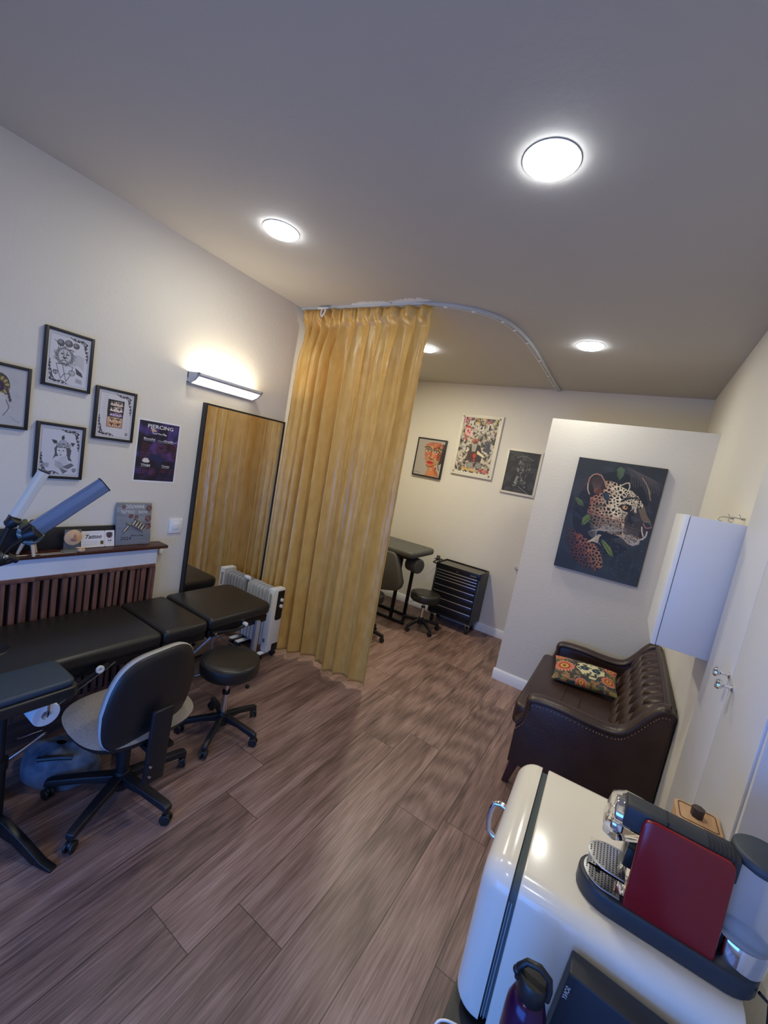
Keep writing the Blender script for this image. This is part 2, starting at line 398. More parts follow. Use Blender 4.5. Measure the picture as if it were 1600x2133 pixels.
def text_mesh(name, items, fn, m, parent, depth=0.0004, bold=0.0):
    """items: (string,u,v,height,width or None,align,shear); fn(x,y,d)->xyz"""
    vs = []; fs = []
    for (st, u, v, h, w, al, shear) in items:
        cu = bpy.data.curves.new('t', 'FONT'); cu.body = st; cu.size = 1; cu.shear = shear; cu.offset = bold; cu.resolution_u = 2
        to = bpy.data.objects.new('t', cu); COL.objects.link(to)
        dg = bpy.context.evaluated_depsgraph_get(); me = bpy.data.meshes.new_from_object(to.evaluated_get(dg))
        co = [v_.co.copy() for v_ in me.vertices]
        if co:
            x0 = min(c.x for c in co); x1 = max(c.x for c in co)
            sy = h/0.7; sx = sy if w is None else w/(x1-x0)
            off = {'L': 0, 'C': (x1-x0)/2*sx, 'R': (x1-x0)*sx}[al]
            b = len(vs)
            vs += [fn(u-off+(c.x-x0)*sx, v-c.y*sy, depth) for c in co]
            fs += [tuple(i+b for i in p.vertices) for p in me.polygons]
        bpy.data.objects.remove(to); bpy.data.meshes.remove(me); bpy.data.curves.remove(cu)
    me = bpy.data.meshes.new(name); me.from_pydata(vs, [], fs); me.materials.append(m)
    o = bpy.data.objects.new(name, me); COL.objects.link(o)
    if parent is not None: o.parent = parent; o.matrix_parent_inverse = parent.matrix_world.inverted()
    return o

# ------------------------------------------------------------------ room shell
LX, BY, RX, FY = -2.576, 4.70, 0.405, -1.5
def slab(name, a, b, m):
    return struct(MB().span(a, b).build(name, m))
slab('floor', (-3.3, -1.2, -0.08), (0.75, BY+.15, 0), M['floor'])
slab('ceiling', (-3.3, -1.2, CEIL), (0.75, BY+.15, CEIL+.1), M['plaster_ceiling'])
slab('wall_left', (LX-.12, -1.06, 0), (LX, 2.56, CEIL), M['plaster'])
slab('wall_left_alcove', (-2.82, 2.56, 0), (-2.70, BY+.12, CEIL), M['plaster'])
slab('wall_back', (-2.82, BY, 0), (0.6, BY+.12, CEIL), M['plaster'])
slab('wall_right', (RX, 2.07, 0), (RX+.12, BY, CEIL), M['plaster'])
slab('wall_right_above_closet', (RX, 1.31, 2.38), (RX+.12, 2.07, CEIL), M['plaster'])
slab('wall_right_front', (0.46, -1.06, 0), (0.58, 1.31, CEIL), M['plaster'])
slab('wall_partition', (-0.728, 3.69, 0), (RX, 3.79, 2.35), M['plaster'])
# shop front behind the camera with a wide window opening
wf = MB()
wf.span((-2.70, -1.06, 0), (-1.95, -0.94, CEIL)); wf.span((0.45, -1.06, 0), (0.58, -0.94, CEIL))
wf.span((-1.95, -1.06, 0), (0.45, -0.94, 0.18)); wf.span((-1.95, -1.06, 1.40), (0.45, -0.94, CEIL))
struct(wf.build('wall_front', M['plaster']))
wn = MB()
for x in (-1.93, -0.75, 0.43): wn.span((x-.025, -1.04, .18), (x+.025, -0.98, 1.40))
for z in (.20, 1.38): wn.span((-1.95, -1.04, z-.025), (.45, -0.98, z+.025))
struct(wn.build('window_1', M['paint_white']))
def baseboard(name, a, b, n):
    """a,b floor points; n outward normal"""
    a = Vector(a+(0,)); b = Vector(b+(0,)); n = Vector(n+(0,))
    prof = [(0, 0), (.014, 0), (.014, .078), (.009, .088), (.005, .096), (0, .096)]
    m = MB(); d = b-a
    m.prism(prof, lambda p, q, t: a + d*t + n*p + Vector((0, 0, q)), 0, 1)
    struct(m.build(name, M['paint_white']))
baseboard('baseboard_back', (-2.70, BY), (RX, BY), (0, -1))
baseboard('baseboard_partition', (-0.742, 3.69), (RX, 3.69), (0, -1))
baseboard('baseboard_partition_end', (-0.728, 3.69), (-0.728, 3.79), (-1, 0))
baseboard('baseboard_left', (LX, 1.50), (LX, 2.56), (1, 0))
baseboard('baseboard_right', (RX, 2.11), (RX, 3.69), (-1, 0))
baseboard('baseboard_alcove', (-2.70, 2.56), (-2.70, BY), (1, 0))

# built-in closet doors in the right wall
def closet_leaf(n, y0, y1, ky, kz):
    d = struct(MB().span((0.380, y0+.0025, .06), (0.398, y1-.0025, 2.36), .002).build('door_%d' % n, M['paint_grey_white']))
    k = MB()
    k.lathe([(0, 0), (.012, 0), (.012, .003), (.005, .006), (.0045, .022), (.012, .028), (.0165, .036), (.014, .043), (0, .046)], (0.380, ky, kz), 20, mtx=Matrix.Rotation(-PI/2, 4, 'Y'))
    k.build('door_knob', M['chrome'], d)
closet_leaf(1, 1.69, 2.06, 1.715, 1.255)
closet_leaf(2, 1.32, 1.69, 1.645, 1.238)
tr = MB(); tr.span((0.386, 2.06, 0), (RX+.02, 2.075, 2.38)); tr.span((0.386, 1.305, 0), (.46, 1.32, 2.38)); tr.span((0.386, 1.305, 2.36), (RX+.02, 2.075, 2.38)); tr.span((0.388, 1.32, 0), (RX+.02, 2.06, .055))
struct(tr.build('trim_1', M['paint_grey_white']))
slab('wall_right_closet_back', (0.402, 1.31, 0), (0.50, 2.07, 2.38), M['black_plastic'])

# ------------------------------------------------------------------ downlights
names = ['large round downlight nearest the camera, brightest on the ceiling', 'round ceiling downlight over the treatment bed, left of the curtain',
         'round ceiling downlight half hidden by the gold curtain edge', 'round ceiling downlight farthest right, beyond the curved rail']
for (x, y), lb in zip(DOWN, names):
    t = thing('downlight', lb, 'ceiling light', (x, y, CEIL), 'recessed ceiling downlights')
    MB().lathe([(.0885, -.0005), (.094, -.0005), (.095, -.002), (.094, -.003), (.0885, -.003)], (x, y, CEIL), 40).build('trim_ring', M['white_plastic'], t)
    MB().lathe([(.088, -.003), (.087, -.008), (.080, -.014), (.062, -.018), (.03, -.020), (0, -.021)], (x, y, CEIL), 40).build('diffuser', M['lamp_glow'], t)

# ------------------------------------------------------------------ wall sconce
t = thing('wall_lamp', 'grey wedge shaped wall lamp glowing above the tall mirror', 'wall lamp', (LX, 1.86, 2.05))
y0, y1 = 1.60, 2.12
sec = [(0, 2.005), (.018, 1.995), (.075, 2.012), (.118, 2.052), (.118, 2.066), (.098, 2.066), (.098, 2.060), (.070, 2.028), (.022, 2.018), (.012, 2.028), (.012, 2.068), (0, 2.068)]
# open-topped trough
MB().prism([(0, 2.030), (.012, 2.030), (.012, 2.068), (0, 2.068)], lambda a, b, s: (LX+a, s, b), y0, y1).build('back_plate', M['alu'], t)
hs = MB()
hs.prism([(.098, 2.040), (.118, 2.052), (.118, 2.068), (.108, 2.068)], lambda a, b, s: (LX+a, s, b), y0, y1, .002)
for yy in (y0, y1-.012):
    hs.prism([(0, 2.0), (.03, 1.998), (.08, 2.018), (.118, 2.052), (.118, 2.068), (0, 2.068)], lambda a, b, s: (LX+a, s, b), yy, yy+.012, .001)
hs.prism([(0, 2.0), (.030, 1.998), (.030, 2.004), (0, 2.006)], lambda a, b, s: (LX+a, s, b), y0, y1)
hs.build('housing', M['heater'], t)
MB().prism([(.028, 2.004), (.08, 2.022), (.104, 2.044), (.100, 2.048), (.078, 2.030), (.028, 2.010)], lambda a, b, s: (LX+a, s, b), y0+.012, y1-.012).build('diffuser', M['sconce_glow'], t)
MB().cyl((LX+.055, y0+.05, 2.052), (LX+.055, y1-.05, 2.052), .008, None, 12).build('tube_bulb', emis('tube_glow', (1, .88, .66, 1), 115), t)

# ------------------------------------------------------------------ tall mirror
t = thing('standing_mirror', 'tall black framed mirror standing against the left wall', 'mirror', (LX, 2.1, 0))
mx = LX+.041; my0, my1, mz0, mz1 = 1.735, 2.462, .012, 1.90
fr = MB()
fr.span((LX+.001, my0, mz0), (mx, my0+.012, mz1)); fr.span((LX+.001, my1-.012, mz0), (mx, my1, mz1))
fr.span((LX+.001, my0+.012, mz1-.012), (mx, my1-.012, mz1)); fr.span((LX+.001, my0+.012, mz0), (mx, my1-.012, mz0+.012))
fr.build('frame', M['black_frame'], t)
MB().span((LX+.028, my0+.012, mz0+.012), (LX+.037, my1-.012, mz1-.012)).build('mirror_glass', M['mirror'], t)
hk = MB(); hk.cyl((LX+.0375, 2.315, .592), (LX+.050, 2.315, .592), .020, .017, 24, .003); hk.cyl((LX+.050, 2.315, .592), (LX+.066, 2.315, .592), .013, .015, 20, .003)
tag(hk.build('suction_knob', M['white_plastic']), 'small round white knob stuck low on the tall mirror', 'knob')

# ------------------------------------------------------------------ framed pictures, left wall
def uvL(y0, y1, z0, z1, x):           # picture plane on the left wall; u to the right, v down
    return lambda u, v: (x, y0+(y1-y0)*u, z1-(z1-z0)*v)
def uvB(x0, x1, z0, z1, y):           # picture plane facing the camera (-Y)
    return lambda u, v: (x0+(x1-x0)*u, y, z1-(z1-z0)*v)
def framed_left(label, y0, y1, z0, z1, pic, fw=.014, fd=.02, m='black_frame', mat_w=.0, group='framed drawings on the left wall'):
    t = thing('picture_frame', label, 'picture', (LX, (y0+y1)/2, z0), group)
    f = MB(); x0, x1 = LX+.001, LX+fd
    f.span((x0, y0, z0), (x1, y0+fw, z1), .001); f.span((x0, y1-fw, z0), (x1, y1, z1), .001)
    f.span((x0, y0+fw, z0), (x1, y1-fw, z0+fw), .001); f.span((x0, y0+fw, z1-fw), (x1, y1-fw, z1), .001)
    f.build('frame', M[m], t)
    printed('print', pic, uvL(y0+fw-.001, y1-fw+.001, z0+fw-.001, z1-fw+.001, LX+fd-.006), M['print_glass'], t)
    return t
INK = (44, 44, 52)
def scroll(p, cx, cy, r, turns=1.6, s=1, w=.008, a0=0):
    pts = []
    for k in range(22):
        a = a0+s*k/21*turns*2*PI; rr = r*(1-k/24)
        pts.append((cx+rr*math.cos(a), cy+rr*math.sin(a)/p.ar))
    p.line(pts, w, INK)
def ornate(p):
    """ink acanthus corners: top right and bottom left, with a thin inner frame"""
    p.line([(.06, .05), (.95, .05), (.95, .96), (.06, .96), (.06, .05)], .006, (150, 150, 158)); 
    p.line([(.085, .065), (.93, .065)], .003, (120, 120, 128))
    for q in (1, -1):
        def T(x, y): return (x, y) if q == 1 else (1-x, 1-y)
        r = random.Random(3)
        for (x, y, rr, a0) in ((.86, .11, .055, 0), (.78, .085, .04, 1), (.88, .19, .045, 2), (.69, .08, .035, .5), (.905, .26, .035, 2.4), (.60, .07, .028, 0), (.915, .33, .028, 2), (.91, .39, .02, 1)):
            cx, cy = T(x, y); scroll(p, cx, cy, rr, 1.4, 1 if q == 1 else -1, .0075, a0+(0 if q == 1 else PI))
        p.curve([T(.50, .055), T(.64, .10), T(.78, .075), T(.90, .10)], .009, INK); p.curve([T(.90, .10), T(.86, .22), T(.93, .33), T(.92, .46)], .009, INK)
        p.poly([T(.80, .12), T(.87, .15), T(.90, .21), T(.84, .17)], INK); p.poly([T(.72, .07), T(.80, .055), T(.84, .08), T(.78, .09)], INK)
def shield(p, cx, cy, s=.045):
    pts = [(cx-s, cy-s/p.ar), (cx+s, cy-s/p.ar), (cx+s, cy+.4*s/p.ar), (cx, cy+1.4*s/p.ar), (cx-s, cy+.4*s/p.ar)]
    p.poly(pts, INK); c = [((x-cx)*.7+cx, (y-cy)*.7+cy) for x, y in pts]; p.poly(c, (176, 176, 182)); p.line([(cx, cy-.6*s/p.ar), (cx, cy+.8*s/p.ar)], .006, INK)
PAPER = (202, 202, 208)
def pic_lion():
    p = Pic(150, 205, PAPER); ornate(p)
    n = p.noise(9, 3)
    for (x, y, r) in ((.29, .20, .085), (.47, .18, .09), (.645, .19, .075)):
        m = p.mask_ell((x, y), r, r); p.put(m, (92, 92, 98)); p.put(p.mask_ell((x-.02, y-.02), r*.6, r*.6), (140, 140, 146), .8); p.ring((x, y), r, r, .012, INK)
    p.line([(.15, .17), (.30, .24), (.42, .28), (.62, .30)], .006, INK)
    # lion head
    p.ell((.40, .44), .22, .23, (160, 160, 166), al=.9)
    for k in range(46):
        a = k/46*2*PI; r0 = .15+.02*math.sin(k*3); r1 = .24+.03*math.sin(k*5)
        p.line([(.40+r0*math.cos(a), .43+r0*math.sin(a)/p.ar), (.40+r1*math.cos(a+.25), .43+r1*math.sin(a+.25)/p.ar)], .006, (70, 70, 76), .9)
    p.ell((.40, .43), .14, .17, (188, 188, 192))
    for (x, y) in ((.335, .395), (.47, .395)): p.ell((x, y), .03, .018, INK)
    p.poly([(.36, .45), (.44, .45), (.42, .485), (.38, .485)], INK); p.curve([(.32, .53), (.40, .505), (.48, .53)], .008, INK)
    p.curve([(.36, .34), (.38, .42), (.35, .47)], .006, INK); p.curve([(.45, .34), (.43, .42), (.46, .47)], .006, INK)
    # rocks, diamond lines
    for q in ([(.22, .60), (.36, .58), (.42, .76), (.34, .86), (.22, .60)], [(.36, .58), (.60, .60), (.58, .74), (.42, .76)], [(.42, .76), (.47, .90), (.58, .74)]): p.line(q, .006, INK)
    p.ring((.59, .72), .075, .075, .014, INK); p.ell((.59, .72), .05, .05, (170, 170, 176))
    for k in range(7): p.curve([(.62, .40+.03*k), (.72, .36+.03*k), (.86, .40+.035*k)], .005, (110, 110, 116))
    p.poly([(.66, .60), (.82, .68), (.86, .76), (.70, .72)], (70, 70, 76)); p.poly([(.70, .80), (.84, .82), (.84, .90), (.68, .88)], (150, 150, 156), .8)
    shield(p, .22, .76, .05); return p
def pic_lady():
    p = Pic(150, 200, PAPER); ornate(p)
    hair = [(.36, .44), (.42, .36), (.70, .38), (.76, .46), (.74, .60), (.80, .68), (.70, .66), (.66, .56), (.40, .60), (.34, .66), (.38, .54)]
    p.poly(hair, (84, 84, 90))
    p.poly([(.42, .42), (.63, .42), (.66, .54), (.56, .62), (.47, .60), (.42, .52)], (206, 206, 210))
    p.poly([(.52, .60), (.66, .56), (.66, .68), (.78, .76), (.60, .86), (.44, .84), (.38, .78), (.46, .68)], (192, 192, 198))
    for k in range(5): p.curve([(.40+.03*k, .68+.01*k), (.43+.04*k, .78), (.55+.04*k, .84)], .004, (90, 90, 96))
    for (x, y) in ((.475, .475), (.575, .475)): p.ell((x, y), .022, .012, INK)
    p.ell((.51, .565), .03, .014, (100, 100, 104)); p.curve([(.525, .48), (.51, .52), (.53, .535)], .004, (120, 120, 124))
    # flower crown
    for (x, y, r) in ((.56, .34, .12), (.66, .37, .08), (.47, .37, .07)):
        p.ell((x, y), r, r*.8, (196, 196, 202))
        for k in range(7): p.curve([(x, y), (x+r*.6*math.cos(k*.9), y+r*.5*math.sin(k*.9)/p.ar), (x+r*math.cos(k*.9+.5), y+r*.8*math.sin(k*.9+.5)/p.ar)], .005, (74, 74, 80))
        p.ring((x, y), r, r*.8, .008, (74, 74, 80))
    for q in ([(.50, .20), (.56, .16), (.58, .24), (.52, .27)], [(.28, .27), (.40, .28), (.42, .34), (.34, .35)], [(.72, .30), (.84, .30), (.78, .38)]): p.poly(q, (64, 64, 70))
    for q in ([(.60, .80), (.78, .72), (.84, .76), (.70, .84)], [(.52, .84), (.70, .88), (.60, .94)]): p.poly(q, (110, 110, 116)); p.line(q, .005, INK)
    p.poly([(.12, .74), (.26, .74), (.26, .83), (.12, .83)], (150, 150, 158), .8)
    shield(p, .86, .86, .045); return p
def pic_eyes():
    p = Pic(140, 190, (206, 202, 204)); ornate(p)
    for k in range(18): p.line([(.14+.01*(k % 3), .12+.045*k), (.26+.02*(k % 4), .12+.045*k)], .003, (150, 146, 150)); p.line([(.80, .16+.04*k), (.90, .16+.04*k)], .003, (160, 156, 160))
    p.poly([(.27, .18), (.73, .18), (.72, .765), (.28, .765)], (40, 38, 42))
    strips = [(.20, .31, (216, 190, 170), (80, 70, 90)), (.32, .43, (226, 206, 190), (60, 40, 40)), (.44, .53, (176, 150, 186), (140, 110, 160)), (.545, .66, (214, 170, 130), (60, 50, 50)), (.665, .755, (206, 150, 110), (70, 40, 34))]
    for i, (a, b, c, e) in enumerate(strips):
        q = [(.36, a+.02), (.66, a), (.70, b-.02), (.60, b), (.34, b-.01)] if i < 3 else [(.29, a), (.71, a), (.71, b), (.29, b)]
        p.poly(q, c); mz = (a+b)/2
        for x in (.42, .60):
            p.ell((x, mz), .055, .03, (236, 230, 226)); p.ell((x, mz), .026, .028, e); p.curve([(x-.06, mz-.005), (x, mz-.03), (x+.06, mz-.005)], .009, (30, 26, 28))
            p.curve([(x-.06, mz-.04 + (.02 if x > .5 else 0)), (x+.05, mz-.04+(.02 if x < .5 else 0))], .007, (40, 30, 30)) 
    for k in range(7): p.poly([(.36+.05*k, .185), (.40+.05*k, .185), (.37+.05*k, .24+.02*(k % 2))], (36, 34, 38))
    shield(p, .86, .88, .04); return p
def pic_sun():
    p = Pic(150, 190, (184, 182, 182)); n = p.noise(7, 4)
    for k in range(14):
        x = .12+.78*((k*37) % 10)/10; y = .12+.7*((k*53) % 14)/14
        for j in range(5): p.curve([(x, y), (x+.05*math.cos(j), y+.05*math.sin(j)), (x+.09*math.cos(j+.6), y+.08*math.sin(j+.6))], .003, (150, 148, 150), .8)
    p.ell((.44, .33), .22, .26, (70, 66, 62))
    for k in range(26):
        a = k/26*2*PI; p.ell((.44+.17*math.cos(a), .34+.17*math.sin(a)/p.ar), .045, .025, (176, 158, 96) if k % 2 else (110, 92, 60), rot=a)
    p.ell((.42, .36), .12, .12, (56, 38, 70)); p.ell((.42, .36), .07, .07, (84, 56, 96))
    p.poly([(.34, .46), (.56, .46), (.60, .56), (.46, .62), (.34, .58)], (196, 192, 188)); p.ell((.42, .545), .04, .016, (60, 48, 50))
    p.poly([(.40, .60), (.60, .57), (.64, .68), (.72, .74), (.55, .84), (.30, .86)], (190, 188, 186)); p.curve([(.60, .57), (.66, .70), (.56, .84)], .006, INK)
    for k in range(5): p.ell((.60+.02*k, .36+.05*k), .03, .04, (74, 70, 70)); 
    p.curve([(.70, .84), (.80, .90), (.90, .93)], .006, (140, 138, 140)); return p
framed_left('black framed ink drawing of a lion under three balls, topmost of the group', .851, 1.062, 1.795, 2.080, pic_lion())
framed_left('black framed ink portrait of a lady with flowers, below the lion drawing', .848, 1.061, 1.330, 1.615, pic_lady())
framed_left('black framed drawing of stacked pairs of eyes, beside the piercing poster', 1.092, 1.303, 1.566, 1.852, pic_eyes())
framed_left('black framed flower-eyed portrait cut by the left photo edge', .602, .812, 1.560, 1.855, pic_sun())

# piercing price poster
t = thing('piercing_poster', 'purple and black piercing price poster with white border on left wall', 'poster', (LX, 1.46, 1.337))
P0 = (1.333, 1.599, 1.337, 1.720)
p = Pic(120, 170, (36, 28, 60)); n1 = p.noise(5, 11, 4); n2 = p.noise(6, 21, 4)
base = np.array((28, 24, 44))/255.; hi = np.array((74, 58, 124))/255.
k = np.clip((n1-.42)*4, 0, 1)[..., None]; p.a = base*(1-k)+hi*k; k = np.clip((n2-.55)*5, 0, 1)[..., None]; p.a = p.a*(1-k)+np.array((30, 40, 80))/255.*k
k = np.clip((p.V-.75)*2.4, 0, .8)[..., None]; p.a = p.a*(1-k)+np.array((24, 18, 30))/255.*k
p.poly([(.26, .10), (.40, .13), (.44, .16), (.32, .17)], (206, 170, 150)); p.poly([(.15, .66), (.20, .62), (.28, .62), (.34, .67), (.30, .695), (.18, .69)], (226, 214, 214))
p.line([(.48, .30), (.62, .315)], .006, (190, 190, 210)); p.line([(.46, .325), (.60, .335)], .004, (170, 170, 200)); p.line([(.90, .315), (.97, .295)], .006, (200, 200, 210))
p.line([(.60, .175), (.66, .20)], .008, (226, 220, 226))
W_ = (238, 238, 240); o = uvL(P0[0], P0[1], P0[2], P0[3], LX+.0012)
MB().span((LX+.0003, P0[0], P0[2]), (LX+.001, P0[1], P0[3])).build('paper_sheet', M['paper'], t)
printed('print', p, uvL(P0[0]+.008, P0[1]-.008, P0[2]+.010, P0[3]-.008, LX+.0016), M['print'], t)
wl = lambda x, y, d: (LX+.0017+d, P0[0]+x, P0[3]-y)
w, h = P0[1]-P0[0], P0[3]-P0[2]
tx = [('PIERCING', .22*w, .122*h, .022, .60*w, 'L', 0), ('Tarif Piercing', .5*w, .215*h, .010, .34*w, 'C', 0), ('Bouche', .16*w, .315*h, .013, .26*w, 'L', 0), ('Oreille', .62*w, .32*h, .013, .24*w, 'L', 0),
      ('Visage', .15*w, .735*h, .013, .22*w, 'L', 0), ('Corps', .64*w, .735*h, .013, .19*w, 'L', 0)]
for q_ in tx: text_mesh('heading_lettering', [q_], wl, M['paper'], t, .0003, .01)
for (a, b, c) in ((.16, .42, .328), (.62, .86, .333), (.15, .37, .748), (.64, .83, .748)): 
    MB().span((LX+.0018, P0[0]+a*w, P0[3]-c*h-.0012), (LX+.0021, P0[0]+b*w, P0[3]-c*h)).build('underline', M['paper'], t)
rd = []
rr = random.Random(2)
wd = ['Labret', 'Medusa', 'Madonna', 'Ashley', 'Smiley', 'Langue', 'Lobe', 'Helix', 'Tragus', 'Rook', 'Daith', 'Conch', 'Nez', 'Septum', 'Arcade', 'Bridge', 'Nombril', 'Surface']
for (cx, cy, n, ln) in ((.13, .38, 8, .20), (.40, .37, 6, .20), (.60, .38, 7, .18), (.80, .37, 8, .18), (.13, .79, 3, .18), (.36, .78, 4, .16), (.62, .79, 2, .16), (.84, .78, 3, .12)):
    for j in range(n): rd.append((wd[rr.randrange(len(wd))], cx*w, (cy+.034*j)*h, .0066, (ln*(.6+.4*rr.random()))*w, 'L', 0))
text_mesh('price_lettering', rd, wl, mat('poster_red', rgb(150, 62, 70), .6), t, .0002)

# light switch, small clip under the shelf end
t = thing('light_switch', 'square white light switch beside the tall mirror', 'switch', (LX, 1.645, 1.05))
MB().box((LX+.005, 1.645, 1.048), (.009, .093, .100), .003).build('cover_plate', M['white_plastic'], t)
MB().box((LX+.011, 1.645, 1.048), (.006, .046, .046), .002).build('rocker', M['white_plastic'], t)
tag(MB().span((LX+.001, 1.545, .865), (LX+.022, 1.572, .900), .003).build('cable_clip', M['white_plastic']), 'tiny white clip on wall under the wooden shelf end', 'clip')

# ------------------------------------------------------------------ slatted radiator cover with shelf
SX = -2.500
t = thing('radiator_cover', 'low white radiator cover with dark wooden slats and a brown top shelf', 'radiator cover', (LX+.05, .9, 0))
MB().span((LX+.001, -.4, .928), (-2.462, 1.545, .948), .004).build('shelf_board', M['wood_dark'], t)
MB().span((LX+.001, -.4, .822), (SX, 1.500, .927)).build('fascia', M['paint_white'], t)
MB().span((SX-.012, -.4, .800), (SX+.010, 1.492, .822), .002).build('top_rail', M['wood_slat'], t)
MB().span((SX-.012, -.4, .030), (SX+.010, 1.492, .060), .002).build('bottom_rail', M['wood_slat'], t)
MB().span((LX+.001, 1.482, 0), (SX+.008, 1.496, .800)).build('end_panel', M['wood_slat'], t)
MB().span((LX+.03, -.39, .06), (LX+.05, 1.48, .80)).build('slat_gap_shade', mat('recess_shade', rgb(52, 34, 30), .7), t)  # dark brown sheet standing in for the shade behind the slats
rr = random.Random(4); y = 1.482
first = None
while y > -.36:
    wdt = rr.choice((.018, .021, .025, .028)); g = rr.choice((.012, .016, .021, .009))
    d = rr.choice((0, .004, .008))
    MB().span((SX-.016, y-wdt, .06), (SX+.004+d, y, .80), .0015).build('slat', M['wood_slat'], t)
    y -= wdt+g

# things standing on the shelf
tag(MB().box((-2.560, .845, 1.008), (.010, .870, .118), .002, (0, math.radians(-4), 0)).build('black_board', M['black_frame']), 'long low black board leaning on the wall along the shelf back', 'board')
# painted pot on three legs with a cactus
px, py = -2.488, .835
t = thing('plant_pot', 'teal patterned bowl pot on wooden legs holding small mossy plants', 'plant pot', (px, py, .948))
def pat(ang, z):
    return 1
pot = Pic(96, 48, (96, 128, 138)); 
for k in range(7):
    c = [(190, 196, 196), (70, 108, 122), (200, 202, 200), (84, 116, 126), (60, 92, 106), (180, 190, 190), (120, 150, 158)][k]
    pot.line([(0, .10+.12*k), (1, .10+.12*k)], .008+.004*(k % 3), c)
for k in range(24): pot.ell((k/24+.02, .86), .009, .008, (190, 214, 220)); pot.ell((k/24+.02, .45), .008, .01, (40, 66, 84))
def potf(u, v):
    a = 2*PI*u; r = [.048, .052, .054, .053, .048, .038, .022, .001]; f = v*7; i = min(6, int(f)); q = r[i]*(1-(f-i))+r[i+1]*(f-i)
    return (px+q*math.cos(a), py+q*math.sin(a), 1.088-.095*v)
b = printed('pot_bowl', pot, potf, M['print'], t)
for k in range(3):
    a = 2.2+k*2*PI/3; MB().cyl((px+.045*math.cos(a), py+.045*math.sin(a), .949), (px+.025*math.cos(a), py+.025*math.sin(a), 1.005), .0065, .009, 12).build('pot_leg', M['beige_wood'], t)
mo = MB(); rr = random.Random(8)
for k in range(26):
    mo.sph((px+rr.uniform(-.030, .030), py+rr.uniform(-.038, .038), 1.085+rr.uniform(0, .030)), rr.uniform(.010, .018), 8)
mo.build('mossy_plant', mat('moss', rgb(92, 92, 58), .9, bump=(200, 1, 3)), t)
# silicone practice disc on acrylic stand
t = thing('acrylic_stand', 'clear acrylic stand holding a beige silicone piercing disc', 'display stand', (-2.50, 1.025, .948))
MB().span((-2.520, .99, .950), (-2.517, 1.068, 1.062), .001).build('upright', M['acrylic'], t)
MB().span((-2.517, .975, .9485), (-2.470, 1.072, .9515), .001).build('foot', M['acrylic'], t)
d = MB().lathe([(0, 0), (.040, 0), (.043, .003), (.041, .007), (.025, .010), (.012, .013), (0, .015)], (-2.5165, 1.030, 1.018), 28, mtx=Matrix.Rotation(PI/2, 4, 'Y')).build('practice_disc', M['skin_rubber'], t)
dd = MB(); dd.sph((-2.500, 1.030, 1.012), .012, 12, (.8, 1.2, .7)); dd.sph((-2.502, 1.034, 1.026), .008, 10, (.6, .7, 1.6)); dd.build('nose_shape', M['rust'], d)
e = MB(); e.sph((-2.462, 1.052, .959), .016, 14, (.75, 1.25, .7)); e.sph((-2.466, 1.042, .972), .010, 12, (.7, 1.5, .5)); e.tube([(-2.458+.008*math.cos(k), 1.052+.012*math.sin(k), .971) for k in np.linspace(0, 5, 14)], .003, 6)
tag(e.build('silicone_ear', M['skin_rubber']), 'small beige silicone practice ear lying at the shelf front', 'silicone ear')
ry = MB(); ry.tube([(-2.455, .87, .9505), (-2.458, 1.03, .9505)], .0012, 6); ry.tube([(-2.47, .78, .9505), (-2.478, .97, .9505)], .0012, 6)
tag(ry.build('glass_rod', M['steel']), 'thin clear rods lying on the brown shelf', 'rod')
# ticket
t = thing('gift_ticket', 'white gift voucher card with black script lettering leaning on the board', 'card', (-2.53, 1.16, .948))
tk0, tk1, tz0, tz1 = 1.078, 1.250, .950, 1.042
p = Pic(110, 62, (224, 222, 224))
p.line([(.70, 0), (.70, 1)], .004, (160, 158, 160)); p.ell((.70, 0), .02, .02, (40, 40, 44)); p.ell((.70, 1), .02, .02, (40, 40, 44))
for j in range(5): p.line([(.05, .60+.06*j), (.28+.05*(j % 2), .60+.06*j)], .003, (160, 158, 162)); p.line([(.32, .62+.05*j), (.50, .62+.05*j)], .002, (176, 174, 178))
p.line([(.12, .13), (.55, .13)], .003, (150, 148, 152)); p.poly([(.56, .62), (.66, .62), (.66, .84), (.56, .84)], (120, 104, 60)); p.poly([(.58, .66), (.64, .66), (.64, .80), (.58, .80)], (70, 58, 40))
p.ell((.84, .30), .10, .10, (120, 104, 116)); p.ell((.84, .30), .065, .08, (74, 44, 66)); p.ell((.84, .20), .10, .05, (64, 60, 66)); p.poly([(.79, .58), (.84, .62), (.90, .57), (.90, .68), (.84, .64), (.80, .68)], (30, 30, 34))
p.curve([(.80, .70), (.84, .78), (.90, .72)], .004, (150, 140, 146)); p.curve([(.78, .50), (.84, .46), (.92, .50)], .005, (110, 96, 104))
lean = lambda z: -2.546+.018*(1-(z-tz0)/(tz1-tz0))
MB().prism([(lean(tz0)-.0012, tz0), (lean(tz0), tz0), (lean(tz1), tz1), (lean(tz1)-.0012, tz1)], lambda a, b, s: (a, s, b), tk0, tk1).build('card', M['paper'], t)
printed('print', p, lambda u, v: (lean(tz1-(tz1-tz0)*v)+.0004, tk0+(tk1-tk0)*u, tz1-(tz1-tz0)*v), M['print'], t)
text_mesh('script_lettering', [('Tattoo', .022, .042, .022, .082, 'L', .35)], lambda x, y, d: (lean(tz1-y)+.0006+d, tk0+x, tz1-y), M['black_plastic'], t, .0003, .02)
